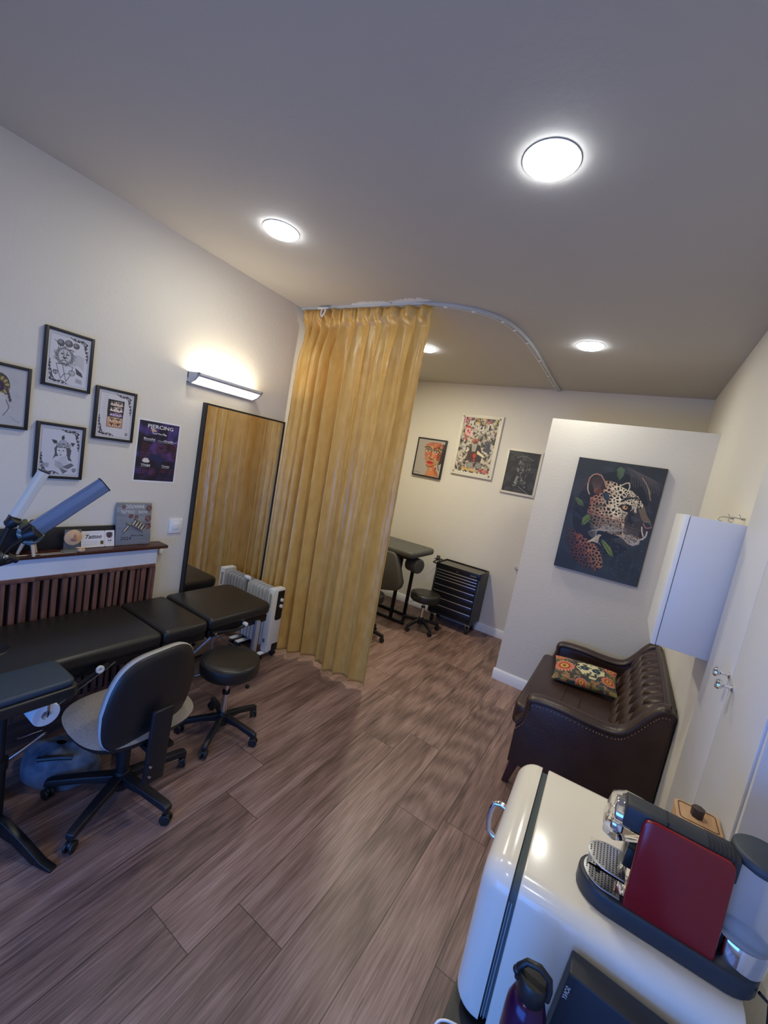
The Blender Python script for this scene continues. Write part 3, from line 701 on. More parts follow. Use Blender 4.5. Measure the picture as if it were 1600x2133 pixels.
# show plaque
t = thing('show_plaque', 'grey tattoo show plaque dated 2024 standing at the right shelf end', 'plaque', (-2.52, 1.365, .948))
q0, q1, qz0, qz1 = 1.255, 1.462, .949, 1.205
ln = lambda z: -2.560+.030*(1-(z-qz0)/(qz1-qz0))
MB().prism([(ln(qz0)-.006, qz0), (ln(qz0), qz0), (ln(qz1), qz1), (ln(qz1)-.006, qz1)], lambda a, b, s: (a, s, b), q0, q1, .001).build('slate', M['pewter'], t)
pl3 = lambda x, y, d: (ln(qz1-y)+.0006+d, q0+x, qz1-y)
w, h = q1-q0, qz1-qz0
text_mesh('white_lettering', [('DOUVAINE', .24*w, .125*h, .021, .54*w, 'L', .1), ('TATTOO', .12*w, .255*h, .018, .38*w, 'L', -.05), ('SHOW', .61*w, .255*h, .018, .27*w, 'L', -.05)], pl3, M['paper'], t, .0004, -.005)
text_mesh('black_lettering', [('2024', .13*w, .875*h, .019, .30*w, 'L', .1), ('Best of day', .42*w, .80*h, .011, .38*w, 'L', .4)], pl3, M['black_plastic'], t, .0004)
ROSE = mat('rose_red', rgb(140, 70, 58), .6)
for (cu, cv, r) in ((.92, .12, .017), (.90, .37, .018), (.90, .56, .018), (.40, .31, .012), (.20, .09, .010), (.56, .33, .010)):
    rs = MB()
    for k in range(3): rs.tube([pl3(cu*w+(r-.005*k)*math.cos(a)*(1+.12*math.sin(5*a)), cv*h+(r-.005*k)*math.sin(a)*(1+.12*math.sin(5*a)), .001) for a in np.linspace(0, 2*PI, 20)[:-1]], .0012, 5, True)
    rs.build('rose_outline', ROSE, t)

mg = MB()
A = np.array((.10*w, .80*h)); B = np.array((.30*w, .56*h)); mg.tube([pl3(A[0], A[1], .002), pl3(.20*w, .68*h, .003)], .0012, 6); mg.tube([pl3(.20*w, .68*h, .004), pl3(.33*w, .54*h, .005)], .0075, 12)
for k in range(5): mg.tube([pl3((.24+.03*k)*w, (.655-.033*k)*h, .005), pl3((.215+.03*k)*w, (.62-.03*k)*h, .006)], .004, 6)
mg.tube([pl3(.27*w, .46*h, .004), pl3(.74*w, .68*h, .004)], .0035, 8); mg.tube([pl3(.50*w, .36*h, .004), pl3(.85*w, .58*h, .004)], .0035, 8); mg.tube([pl3(.74*w, .68*h, .004), pl3(.85*w, .58*h, .004)], .004, 8)
for k in range(4): mg.tube([pl3((.44+.08*k)*w, (.53+.037*k)*h, .005), pl3((.53+.08*k)*w, (.42+.037*k)*h, .005)], .0075, 12)
mg.build('machine_relief', M['steel'], t)

f5 = struct(MB().lathe([(.0885, -.0005), (.094, -.0005), (.095, -.002), (.094, -.003), (.0885, -.003)], (-.45, -.35, CEIL), 40).build('trim_2', M['white_plastic']))  # unseen ring and glowing diffuser added for the fill lamp behind the camera
MB().lathe([(.088, -.003), (.087, -.008), (.080, -.014), (.062, -.018), (.03, -.020), (0, -.021)], (-.45, -.35, CEIL), 40).build('diffuser', M['lamp_glow'], f5)

# ------------------------------------------------------------------ curtain and its ceiling rail
def crom(P, n):
    P = [Vector(p) for p in P]; P = [2*P[0]-P[1]]+P+[2*P[-1]-P[-2]]; out = []
    for i in range(1, len(P)-2):
        for k in range(n):
            t = k/n
            out.append(.5*((2*P[i])+(-P[i-1]+P[i+1])*t+(2*P[i-1]-5*P[i]+4*P[i+1]-P[i+2])*t*t+(-P[i-1]+3*P[i]-3*P[i+1]+P[i+2])*t**3))
    out.append(P[-2]); return out
rail = crom([(-2.565, 2.492, 0), (-1.95, 2.486, 0), (-1.55, 2.490, 0), (-1.38, 2.512, 0), (-1.232, 2.565, 0), (-1.085, 2.678, 0), (-.985, 2.86, 0), (-.935, 3.20, 0), (-.925, 3.75, 0), (-.930, 4.30, 0), (-.930, 4.69, 0)], 10)
t = thing('curtain_rail', 'pale curved curtain rail screwed to the ceiling, bending to the back wall', 'curtain rail', (-1.2, 2.6, CEIL))
def sweep(mb, path, prof):
    rings = []
    for i, p in enumerate(path):
        d = (path[min(i+1, len(path)-1)]-path[max(i-1, 0)]).normalized(); nrm = Vector((d.y, -d.x, 0))
        rings.append([mb.bm.verts.new(p+nrm*a+Vector((0, 0, b))) for a, b in prof])
    n = len(prof)
    for A, B in zip(rings[:-1], rings[1:]):
        for k in range(n): mb.bm.faces.new((A[k], A[(k+1) % n], B[(k+1) % n], B[k]))
    mb.bm.faces.new(rings[0][::-1]); mb.bm.faces.new(rings[-1]); return mb
RM_ = mat('rail_grey', rgb(196, 198, 198), 0.4)
sweep(MB(), rail, [(-.020, CEIL-.001), (-.020, CEIL-.018), (-.006, CEIL-.018), (-.006, CEIL-.012), (.006, CEIL-.012), (.006, CEIL-.018), (.020, CEIL-.018), (.020, CEIL-.001)]).build('track', RM_, t, 25)
for k in (34, 45, 57, 63, 70, 78, 86, 93):
    q = rail[k]; MB().box((q.x, q.y, CEIL-.0195), (.022, .022, .004), .001).build('glider', M['white_plastic'], t)
pl_ = MB()
pts = [Vector((-1.98, 2.515, 0)), Vector((-1.80, 2.52, 0)), Vector((-1.62, 2.52, 0)), Vector((-1.45, 2.53, 0))]
rr = random.Random(12)
def smear(x0, x1, off, w, n=26):
    m = MB(); top = []; bot = []
    for i in range(n+1):
        x = x0+(x1-x0)*i/n; y = 2.49+off; s = abs(math.sin(PI*i/n))**.5
        top.append((x, y-w*s*(.6+.6*rr.random()))); bot.append((x, y))
    return m.prism(top+bot[::-1], lambda a, b, q: (a, b, q), CEIL-.0022, CEIL-.0002)
for a in ((-2.06, -1.70, -.022, .045), (-1.72, -1.40, -.022, .060)):
    smear(*a).build('plaster_patch', M['paint_white'], t)

PLE = [-2.545, -2.485, -2.425, -2.34, -2.255, -2.14, -2.02, -1.90, -1.77, -1.645, -1.51, -1.395]
def sst(a, b, x):
    t_ = max(0, min(1, (x-a)/(b-a))); return t_*t_*(3-2*t_)
NSEG = len(PLE)-1
BOT = [-2.545, -2.50, -2.43, -2.345, -2.24, -2.13, -2.02, -1.90, -1.77, -1.66, -1.53, -1.408]
WOB = [0, .3, -.5, .6, -.2, .8, -.6, .4, -.9, .5, -.3, 0]
def cur(u, v):
    z = 2.795-(2.795-.045)*v; zt = 2.795-z
    k = u*NSEG; i = min(NSEG-1, int(k)); f = k-i
    g = v**1.3
    pa = PLE[i]*(1-g)+BOT[i]*g + .016*WOB[i]*math.sin(2.3*v+i); pb = PLE[i+1]*(1-g)+BOT[i+1]*g + .016*WOB[i+1]*math.sin(2.3*v+i+1)
    x = pa+(pb-pa)*f
    left = 1-sst(-2.22, -1.86, x)
    body = sst(.06, .42, zt)
    A = (.034+.070*left)*(.45+.55*body)*sst(-2.57, -2.47, x)
    d = min(f, 1-f)                                   # distance from the nearest ridge
    ridge = .5+.5*math.cos(2*PI*f)
    sharp = math.exp(-d/.085)
    y = 2.520 + .022*left - A*((.50+.35*left)*ridge + (.50-.35*left)*sharp) - (.012*sharp*(1-left))*body
    # secondary creases between the pleats that die out downwards
    h = math.sin(2*PI*(2*f+.17*i)); y += (1-left)*.007*body*h*(1-.6*v) + left*.010*h*body
    # long soft billows of the flat part
    y += (1-left)*body*(.030*math.sin(9.2*x+.8+.5*v)*(.35+.65*v) + .010*math.sin(24*x+1.1*v+2))
    y += .070*v**2*math.exp(-((x+1.97)/.16)**2) + .050*v**2*sst(-1.95, -1.60, x) - .020*v*v*math.exp(-((x+2.20)/.12)**2)
    # stiff heading above the stitched pleats
    if zt < .11:
        q = sst(.11, .075, zt) if False else 1-sst(.06, .11, zt)
        yh = 2.498 - .030*(math.sin(PI*f)**.8) - .010*math.sin(3*PI*f+i)
        pin = math.exp(-((zt-.085)/.022)**2)
        y = y*(1-q)+yh*q; y += pin*(.012*math.sin(PI*f)-.014*sharp)
        if left > .5: y += q*.012*math.sin(9*f+i*2)
    xx = x + .030*left*body*math.sin(2*PI*f)*(.8+.4*math.sin(3*v+i))
    if i == 0 and f == 0: xx = x
    xx = max(xx, LX+.010)
    if xx < -2.525: y = max(y, 2.473)
    y += .0016*math.sin(90*x+31*z)*math.sin(17*z+8*x)*body
    zz = z - (.010*ridge*(1-q) if zt < .0 else 0) + (.012*math.sin(PI*f)-.006 if zt < .02 else 0)*0
    if v > .97: zz += .008*math.sin(11*x)*(v-.97)/.03
    return (xx, min(y, 2.64 if z > .5 else 2.69), zz)
c = thing('curtain', 'full height gold satin curtain hanging from the ceiling rail', 'curtain', (-1.95, 2.5, 0))
o = MB().grid(cur, 528, 110).build('curtain_cloth', M['curtain'], c, 80)
sol = o.modifiers.new('thickness', 'SOLIDIFY'); sol.thickness = .0025
tp = MB(); tp.tube([(-2.315, 2.450, 2.79), (-2.312, 2.435, 2.765), (-2.305, 2.428, 2.735), (-2.292, 2.428, 2.722), (-2.28, 2.43, 2.74), (-2.276, 2.44, 2.775)], .0065, 8); tp.span((-2.36, 2.44, 2.786), (-2.26, 2.455, 2.797), .002)
tp.build('heading_tape', M['white_plastic'], c)

# ------------------------------------------------------------------ black treatment bed
def rrect(x0, x1, y0, y1, rs, n=7):
    """rounded rectangle; rs = radii at (x0y0, x1y0, x1y1, x0y1)"""
    out = []
    for (cx, cy, sx, sy, r, a) in ((x0, y0, 1, 1, rs[0], PI), (x1, y0, -1, 1, rs[1], 1.5*PI), (x1, y1, -1, -1, rs[2], 0), (x0, y1, 1, -1, rs[3], .5*PI)):
        for k in range(n): 
            b = a+k/(n-1)*PI/2; out.append((cx+sx*r+r*math.cos(b), cy+sy*r+r*math.sin(b)))
    return out
XY = lambda a, b, s: (a, b, s)
bed = thing('treatment_bed', 'long black padded treatment bed in three sections along the left wall', 'treatment bed', (-2.24, 1.0, 0))
def pad(name, y0, y1, zt, rs, th=.075, x0=-2.480, x1=-1.985):
    m = MB().prism(rrect(x0, x1, y0, y1, rs), XY, zt-th, zt, .024)
    return m.build(name, M['black_vinyl'], bed, 60)
p1 = pad('mattress_section', -.15, 1.284, .600, (.05, .05, .03, .03))
pad('mattress_section', 1.289, 1.566, .600, (.03, .03, .03, .03))
pad('mattress_section', 1.571, 2.085, .604, (.03, .03, .07, .07))
fh = MB().lathe([(.0, .601), (.052, .601), (.060, .604), (.066, .602), (.068, .600)], (-2.235, .655, 0), 32, (1, .75)); fh.build('face_hole_plug', M['black_plastic'], p1)
fb = MB()
for (a, b) in ((-.14, 1.28), (1.295, 1.56), (1.58, 2.05)):
    fb.span((-2.455, a, .475), (-2.43, b, .525), .003); fb.span((-2.03, a, .475), (-2.005, b, .525), .003)
    fb.span((-2.43, a, .478), (-2.03, a+.02, .522)); fb.span((-2.43, b-.02, .478), (-2.03, b, .522))
fb.build('bed_frame', M['black_metal'], bed)
lavs = mat('leg_grey', rgb(176, 178, 190), .35, .4)
for (x, y) in ((-2.00, 1.965), (-2.43, 1.965), (-2.00, .52), (-2.43, .52)):
    l = MB().span((x-.016, y-.016, .20), (x+.016, y+.016, .50), .003).build('leg', lavs, bed)
    i = MB(); i.cyl((x, y, .06), (x, y, .20), .010); i.build('inner_tube', M['chrome'], l)
    i = MB(); i.cyl((x, y, .001), (x, y, .016), .014, .013); i.cyl((x, y, .055), (x, y, .075), .0135); i.build('foot', M['black_plastic'], l)
st = MB(); st.cyl((-2.00, .80, .36), (-1.985, 1.045, .515), .0045, None, 8); st.build('strut', M['steel'], bed)
st = MB(); st.cyl((-2.40, 1.95, .17), (-2.02, 1.73, .50), .003, None, 8); st.build('strut', M['steel'], bed)
st = MB(); st.cyl((-2.03, 1.96, .24), (-2.42, 1.96, .24), .006, None, 8); st.build('cross_bar', M['steel'], bed)
st = MB(); st.cyl((-2.2, 1.40, .12), (-2.0, 1.60, .48), .010, None, 10); st.cyl((-2.4, 1.40, .14), (-2.06, 1.52, .48), .008, None, 10); st.build('strut', M['alu'], bed)
hg = MB(); hg.tube([(-1.995, 1.60, .512), (-1.99, 1.70, .498), (-1.985, 1.78, .488), (-1.985, 1.83, .500), (-1.985, 1.86, .520)], .010, 8); hg.build('hinge_lever', M['black_plastic'], bed)
hg = MB(); hg.cyl((-2.0, 1.615, .508), (-1.975, 1.615, .508), .008, None, 12); hg.build('bolt', M['chrome'], bed)
hg = MB(); hg.cyl((-2.0, 1.845, .512), (-1.968, 1.845, .512), .014, .012, 14, .002); hg.build('bolt', M['white_plastic'], bed)
hg = MB(); hg.tube([(-1.985, .80, .44), (-1.98, .90, .46), (-1.975, .97, .50), (-1.975, 1.01, .522)], .011, 8); hg.build('hinge_lever', M['black_plastic'], bed)
hg = MB(); hg.lathe([(.008, -.006), (.017, -.006), (.019, 0), (.017, .006), (.008, .006), (.006, 0), (.008, -.006)], (-1.958, .965, .515), 20, mtx=Matrix.Rotation(PI/2, 4, 'Y')); hg.build('ring_knob', M['white_plastic'], bed)

# ------------------------------------------------------------------ armrest on a tripod, paper roll, lamp, bag
a = thing('armrest_stand', 'navy padded arm rest on a black tripod stand beside the bed', 'arm rest', (-1.80, .57, 0))
MB().prism(rrect(-1.905, -1.705, .26, .760, (.03, .03, .03, .03)), XY, .632, .662, .012).build('arm_pad', M['navy_vinyl'], a, 60)
MB().prism(rrect(-1.915, -1.695, .25, .770, (.03, .03, .03, .03)), XY, .588, .634, .008).build('pad_base', M['black_vinyl'], a, 60)
m = MB(); m.cyl((-1.80, .57, .07), (-1.80, .57, .35), .019); m.cyl((-1.80, .57, .33), (-1.80, .57, .585), .013); m.cyl((-1.80, .57, .32), (-1.80, .57, .36), .024); m.cyl((-1.80, .57, .565), (-1.80, .57, .588), .06); m.build('column', M['black_metal'], a)
for ang in (19, 165, 272):
    c_, s_ = math.cos(math.radians(ang)), math.sin(math.radians(ang)); L = .29
    pr = [(0, .12), (.05, .115), (.14, .075), (.24, .022), (L, .012), (L, .001), (.20, .001), (.10, .045), (0, .06)]
    MB().prism(pr, lambda p, q, w: (-1.80+c_*p-s_*w, .57+s_*p+c_*w, q), -.014, .014, .003).build('leg', M['black_metal'], a)
for z in (.09, .115, .24, .27):
    MB().cyl((-1.785, .555, z), (-1.775, .545, z), .005, None, 10).build('bolt', M['chrome'], a)
r = MB(); r.lathe([(.018, -.055), (.048, -.055), (.050, -.052), (.050, .052), (.048, .055), (.018, .055), (.018, -.055)], (-1.935, .735, .425), 30, mtx=Matrix.Rotation(PI/2, 4, 'Y'))
tr_ = thing('paper_roll', 'white paper towel roll held beneath the navy arm rest', 'paper roll', (-1.945, .735, .375))
r.build('paper', M['paper'], tr_)
hb = MB(); hb.tube([(-1.985, .735, .425), (-1.868, .735, .425), (-1.866, .735, .435), (-1.866, .735, .587)], .005, 8); hb.build('holder_bar', M['chrome'], tr_)
cb_ = MB(); cb_.tube([(-1.86, .73, .355), (-1.92, .67, .27), (-1.96, .60, .20), (-1.98, .56, .16)], .0055, 8); cb_.tube([(-1.90, .735, .345), (-1.98, .68, .29)], .004, 8)
tag(cb_.build('chrome_tube', M['chrome']), 'thin shiny chrome tube slanting under the paper roll', 'tube')

bg = thing('cloth_bag', 'slumped blue grey cloth bag with black strap on floor under the bed', 'bag', (-2.02, .86, 0))
def bagf(u, v):
    a_ = 2*PI*u; r_ = math.sin(PI*min(1, .08+.92*v)*.5)
    lx, ly = .17+.015*math.sin(3*a_), .115+.012*math.cos(2*a_+1)
    z = .155*max(0, math.cos(PI*.5*v))**.7+.010*math.sin(4*a_+3*v)*math.sin(PI*v) + .001
    x = r_*lx*math.cos(a_); y = r_*ly*math.sin(a_); an = math.radians(35)
    return (-2.02+x*math.cos(an)-y*math.sin(an), .86+x*math.sin(an)+y*math.cos(an), max(.001, z))
m = MB().grid(bagf, 48, 20); bmesh.ops.remove_doubles(m.bm, verts=m.bm.verts, dist=.0005); m.build('bag_body', M['bag_cloth'], bg, 70)
m = MB(); m.tube([(-1.99, .76, .14), (-1.93, .82, .150), (-1.90, .86, .145)], .011, 8); m.build('strap', M['black_plastic'], bg)

# twin-head LED work lamp
lp = thing('led_work_lamp', 'adjustable work lamp with two long aluminium light bars on a black arm', 'lamp', (-1.95, .50, 0))
def bar(p0, p1, w, th, mname, name):
    p0, p1 = Vector(p0), Vector(p1); d = (p1-p0); L = d.length; d.normalize(); n = Vector((1, .0, 0)); s = d.cross(n).normalized(); n = s.cross(d).normalized()
    R = Matrix((s, n, d)).transposed().to_4x4(); m = MB()
    pr = [(-w/2, -th*.5), (w/2, -th*.5), (w/2, th*.1), (w*.40, th*.42), (w*.06, th*.5), (w*.045, th*.40), (-w*.045, th*.40), (-w*.06, th*.5), (-w*.40, th*.42), (-w/2, th*.1)]
    m.prism(pr, lambda x, y, q: tuple(p0 + s*x + n*y + d*q), 0, L)
    b_ = m.build(name, M[mname], lp)
    e_ = MB(); e_.prism([(x*1.06, y*1.1) for x, y in pr], lambda x, y, q: tuple(p0 + s*x + n*y + d*q), L, L+.004); e_.build('end_cap', M['black_plastic'], b_)
    e_ = MB(); e_.prism([(x*1.08, y*1.2) for x, y in pr], lambda x, y, q: tuple(p0 + s*x + n*y + d*q), -.035, .002, .003); e_.build('bar_joint', M['black_plastic'], b_)
    return b_
bar((-1.955, .672, 1.215), (-1.94, .893, 1.408), .064, .024, 'bar_blue_lit', 'light_bar')
bar((-1.955, .606, 1.266), (-1.93, .674, 1.450), .036, .022, 'bar_white_lit', 'light_bar')
m = MB(); m.tube([(-1.95, .42, .02), (-1.95, .42, .9), (-1.955, .47, 1.06)], .012, 10); m.build('post', M['black_metal'], lp)
m = MB(); m.tube([(-1.96, .645, 1.185), (-1.96, .60, 1.15), (-1.96, .56, 1.09)], .009, 8); m.tube([(-1.96, .595, 1.245), (-1.96, .575, 1.18), (-1.96, .55, 1.10)], .010, 8); m.build('arm', M['black_metal'], lp)
m = MB(); m.sph((-1.955, .566, 1.108), .026, 14); m.cyl((-1.955, .585, 1.115), (-1.95, .622, 1.095), .016, .012, 14, .003); m.cyl((-1.955, .465, 1.065), (-1.955, .60, 1.10), .015); m.build('elbow', M['black_plastic'], lp)
m = MB(); m.cyl((-1.942, .580, 1.118), (-1.930, .580, 1.118), .010, .008, 14, .002); m.build('tightening_knob', M['chrome'], lp)
m = MB(); m.cyl((-1.965, .640, 1.19), (-1.94, .672, 1.212), .024, .028, 14, .004); m.cyl((-1.965, .590, 1.235), (-1.945, .606, 1.262), .020, .022, 14, .004); m.build('bar_pivot', M['black_plastic'], lp)
m = MB(); m.cyl((-1.93, .40, .001), (-1.93, .40, .022), .095, .09, 28, .004); m.build('base_plate', M['black_metal'], lp)

# ------------------------------------------------------------------ star bases, stools, office chair
def caster(mb_fork, mb_wheel, x, y, ang, r=.022, h=.055):
    c_, s_ = math.cos(ang), math.sin(ang)
    for k in (-1, 1):
        cx, cy = x-s_*.010*k, y+c_*.010*k
        mb_wheel.cyl((cx-s_*.007*k, cy+c_*.007*k, r+.0005), (cx+s_*.003*k, cy-c_*.003*k, r+.0005), r, None, 18, .003)
    mb_fork.cyl((x, y, r+.006), (x, y, h+.012), .008, None, 10)
    mb_fork.sph((x, y, r+.010), .017, 10, (1, 1, .9))
def star_base(root, cx, cy, a0, R_, hub_z, z_in, z_out, w, m='black_plastic', leg='leg'):
    for k in range(5):
        a_ = math.radians(a0+72*k); c_, s_ = math.cos(a_), math.sin(a_)
        pr = [(.02, z_in+.022), (R_*.5, (z_in+z_out)/2+.024), (R_-.01, z_out+.022), (R_+.012, z_out+.012), (R_+.012, z_out-.012), (R_-.02, z_out-.010), (R_*.5, (z_in+z_out)/2-.004), (.02, z_in-.018)]
        l = MB().prism(pr, lambda p, q, s: (cx+c_*p-s_*s*(1-.3*p/R_), cy+s_*p+c_*s*(1-.3*p/R_), q), -w/2, w/2, .004).build(leg, M[m], root)
        f = MB(); wl_ = MB(); caster(f, wl_, cx+c_*R_, cy+s_*R_, a_+.7*k+.4, .024, z_out-.01)
        f.bm.verts.ensure_lookup_table(); f.build('caster_fork', M['black_plastic'], l); wl_.build('caster_wheel', M['black_plastic'], l)
    MB().cyl((cx, cy, hub_z-.03), (cx, cy, z_in+.035), .036, .030, 24, .004).build('hub', M[m], root)
def stool(label, cx, cy, a0, zs, R_=.235, rs=.165, group='round black rolling stools'):
    s_ = thing('rolling_stool', label, 'stool', (cx, cy, 0), group)
    star_base(s_, cx, cy, a0, R_-.01, .085, .095, .062, .034)
    MB().cyl((cx, cy, .11), (cx, cy, .25), .019, None, 20).build('column_sleeve', M['chrome'], s_)
    MB().cyl((cx, cy, .24), (cx, cy, zs-.09), .012, None, 16).build('gas_lift', M['chrome'], s_)
    m_ = MB(); m_.cyl((cx, cy, .245), (cx, cy, .262), .022); m_.span((cx-.06, cy-.06, zs-.098), (cx+.06, cy+.06, zs-.088)); m_.build('mounting_plate', M['black_metal'], s_)
    MB().lathe([(0, zs-.088), (rs-.012, zs-.088), (rs-.002, zs-.078), (rs, zs-.055), (rs, zs-.030), (rs-.004, zs-.016), (rs-.016, zs-.006), (rs-.05, zs-.001), (0, zs)], (cx, cy, 0), 48).build('seat', M['black_vinyl'], s_, 50)
    MB().tube([(cx+(rs-.003)*math.cos(q), cy+(rs-.003)*math.sin(q), zs-.016) for q in np.linspace(0, 2*PI, 49)[:-1]], .0022, 6, True).build('seam_piping', M['black_vinyl'], s_)
    lv = MB(); lv.tube([(cx-.01, cy-.01, zs-.10), (cx-.10, cy-.08, zs-.115), (cx-.145, cy-.115, zs-.14)], .004, 8); lv.build('height_lever', M['steel'], s_)
    return s_
s1 = stool('round black rolling stool with chrome column in front of the bed end', -1.752, 1.562, 13, .470)
s2 = stool('x', -1.70, 4.09, 40, .415, .215, .165)
s2['label'] = 'round black stool parked before the black drawer cart at the back wall'
s3 = copy_tree(s1, (-.245, 1.80, 0), 'rolling stool behind the gold curtain with only its casters showing')
s3['group'] = 'round black rolling stools'

ch = thing('office_chair', 'office chair with grey cloth seat and black shell back on casters', 'office chair', (-1.70, .98, 0))
star_base(ch, -1.70, .98, 11, .285, .075, .095, .075, .048)
MB().cyl((-1.70, .98, .10), (-1.70, .98, .29), .026, None, 20).build('column_sleeve', M['black_plastic'], ch)
MB().cyl((-1.70, .98, .28), (-1.70, .98, .40), .014, None, 16).build('gas_lift', M['black_metal'], ch)
m = MB(); m.span((-1.80, .90, .385), (-1.60, 1.06, .405), .003); m.span((-1.66, .93, .375), (-1.425, 1.03, .395), .004); m.build('seat_plate', M['black_metal'], ch)
def seatf(scale, zfun):
    def fn(u, v):
        a_ = 2*PI*u; e = 2/3.0
        cx_, sy_ = math.cos(a_), math.sin(a_)
        x = abs(cx_)**e*math.copysign(1, cx_)*.225; y = abs(sy_)**e*math.copysign(1, sy_)*.235
        x *= (1-.10*0); r_ = v*scale
        fr_ = max(0, -x/.225)
        return (-1.672+x*r_, .965+y*r_*(1-.10*fr_), zfun(r_, x, y))
    return fn
m = MB().grid(seatf(1, lambda r_, x, y: .482-.030*max(0, r_-.6)**2/.16-.012*max(0, -x/.225)*r_ - .010*(1-r_)**2), 56, 14)
bmesh.ops.remove_doubles(m.bm, verts=m.bm.verts, dist=.0004)
m.build('seat_cushion', M['grey_cloth'], ch, 80)
m = MB()
pr = [(1.0, .452), (.985, .438), (.90, .415), (.60, .402), (0.02, .400)]
for (ra, za), (rb, zb) in zip(pr[:-1], pr[1:]):
    A = [m.bm.verts.new(seatf(1, lambda r_, x, y: za-.010*max(0, -x/.225)*r_)(i/56, ra)) for i in range(56)]; B = [m.bm.verts.new(seatf(1, lambda r_, x, y: zb)(i/56, rb)) for i in range(56)]
    for i in range(56): m.bm.faces.new((A[i], A[(i+1) % 56], B[(i+1) % 56], B[i]))
bmesh.ops.remove_doubles(m.bm, verts=m.bm.verts, dist=.0004)
m.build('seat_shell', M['black_plastic'], ch, 60)
# backrest: rounded superellipse plate, leaning a little, curved
def backpt(a_, r_, off):
    e = 2/3.4; c0, s0 = math.cos(a_), math.sin(a_)
    yy = abs(c0)**e*math.copysign(1, c0)*.205*r_; zz = abs(s0)**e*math.copysign(1, s0)*.205*r_
    yy *= (1-.14*(zz/.205)*1.0) if zz > 0 else (1-.05*abs(zz)/.205)
    x = -1.468+off-.10*0 + .16*(zz)*.6 - .45*yy*yy*1.2 - .25*(zz)**2
    ang = math.radians(-7); y_ = yy*math.cos(ang)-0*math.sin(ang)
    return Vector((x - yy*math.sin(math.radians(8)), .945+y_, .622+zz))
def ringmesh(specs, n=64):
    m_ = MB(); prev = None
    for (r_, off) in specs:
        R0 = [m_.bm.verts.new(backpt(2*PI*i/n, r_, off)) for i in range(n)]
        if prev:
            for i in range(n): m_.bm.faces.new((prev[i], prev[(i+1) % n], R0[(i+1) % n], R0[i]))
        prev = R0
    bmesh.ops.remove_doubles(m_.bm, verts=m_.bm.verts, dist=.0003)
    return m_
bk = ringmesh([(.001, .024), (.3, .024), (.6, .022), (.85, .017), (.95, .011), (.99, .003), (.99, -.006)]).build('backrest_shell', M['black_plastic'], ch, 60)
ringmesh([(.99, -.006), (1.0, -.014), (.985, -.026), (.93, -.036), (.7, -.044), (.3, -.046), (.001, -.046)]).build('backrest_pad', M['grey_cloth'], ch, 60)
ringmesh([(.992, .004), (1.006, 0), (1.008, -.006), (1.0, -.012)]).build('edge_piping', mat('piping', rgb(170, 168, 164), .7), ch, 80)
m = MB(); m.box((-1.425, .955, .42), (.022, .085, .34), .006, (0, math.radians(3), 0)); m.build('back_support', M['black_plastic'], ch)
for z in (.30, .345): MB().cyl((-1.412, .925, z), (-1.405, .925, z), .006, .005, 12).build('screw', M['chrome'], ch)
m = MB(); m.tube([(-1.70, 1.00, .385), (-1.62, 1.16, .37), (-1.60, 1.20, .365)], .005, 8); m.build('height_lever', M['black_plastic'], ch)

# ------------------------------------------------------------------ oil heater
h_ = thing('oil_heater', 'white finned oil heater on casters between mirror and curtain', 'heater', (-2.37, 2.38, 0))
hy0, hy1 = 2.303, 2.418
for k in range(7):
    x = -2.515+.037*k
    m = MB()
    def finp(y, z, s): return (x+s, y, z)
    pts = rrect(hy0, hy1, .095, .575, (.03, .03, .03, .03), 5)
    m.prism(pts, finp, -.005, .005, .003)
    m.span((x-.0145, hy0+.012, .105), (x+.0145, hy0+.030, .565), .004); m.span((x-.0145, hy1-.030, .105), (x+.0145, hy1-.012, .565), .004)
    m.span((x-.018, (hy0+hy1)/2-.016, .11), (x+.018, (hy0+hy1)/2+.016, .15), .004); m.span((x-.018, (hy0+hy1)/2-.016, .52), (x+.018, (hy0+hy1)/2+.016, .56), .004)
    m.build('fin', M['heater'], h_)
hd = MB(); hd.span((-2.268, hy0-.004, .07), (-2.205, hy1+.004, .592), .006); hd = hd.build('control_housing', M['white_plastic'], h_)
m = MB(); m.prism(rrect(hy0+.040, hy1-.006, .33, .575, (.02, .02, .004, .004), 5), lambda y, z, s: (s, y, z), -2.206, -2.201, .001); m.build('control_panel', M['black_plastic'], hd)
for z in (.498, .447): MB().cyl((-2.202, hy0+.082, z), (-2.186, hy0+.082, z), .0155, .014, 22, .003).build('dial', M['white_plastic'], hd)
m = MB()
for k in range(7): m.box((-2.238, hy0-.0045, .545-.016*k), (.026, .002, .007), 0, (0, .3, 0))
m.build('vent_slots', mat('slot_grey', rgb(120, 122, 126), .6), hd)
m = MB(); m.span((-2.255, hy0-.0055, .145), (-2.232, hy0-.0035, .175)); m.build('rating_label', mat('label_grey', rgb(110, 112, 118), .6), hd)
for x in (-2.24, -2.50):
    m = MB(); m.span((x-.02, hy0-.045, .052), (x+.02, hy1+.012, .064), .004); b_ = m.build('foot_bar', M['white_plastic'], h_)
    for yy in (hy0-.030, hy1-.004):
        f = MB(); w_ = MB(); caster(f, w_, x, yy, .3, .022, .045); f.build('caster_fork', M['black_plastic'], b_); w_.build('caster_wheel', M['black_plastic'], b_)
m = MB(); m.span((-2.262, hy1-.07, .055), (-2.203, hy1+.006, .135), .012); m.build('cord_holder', M['black_plastic'], h_)

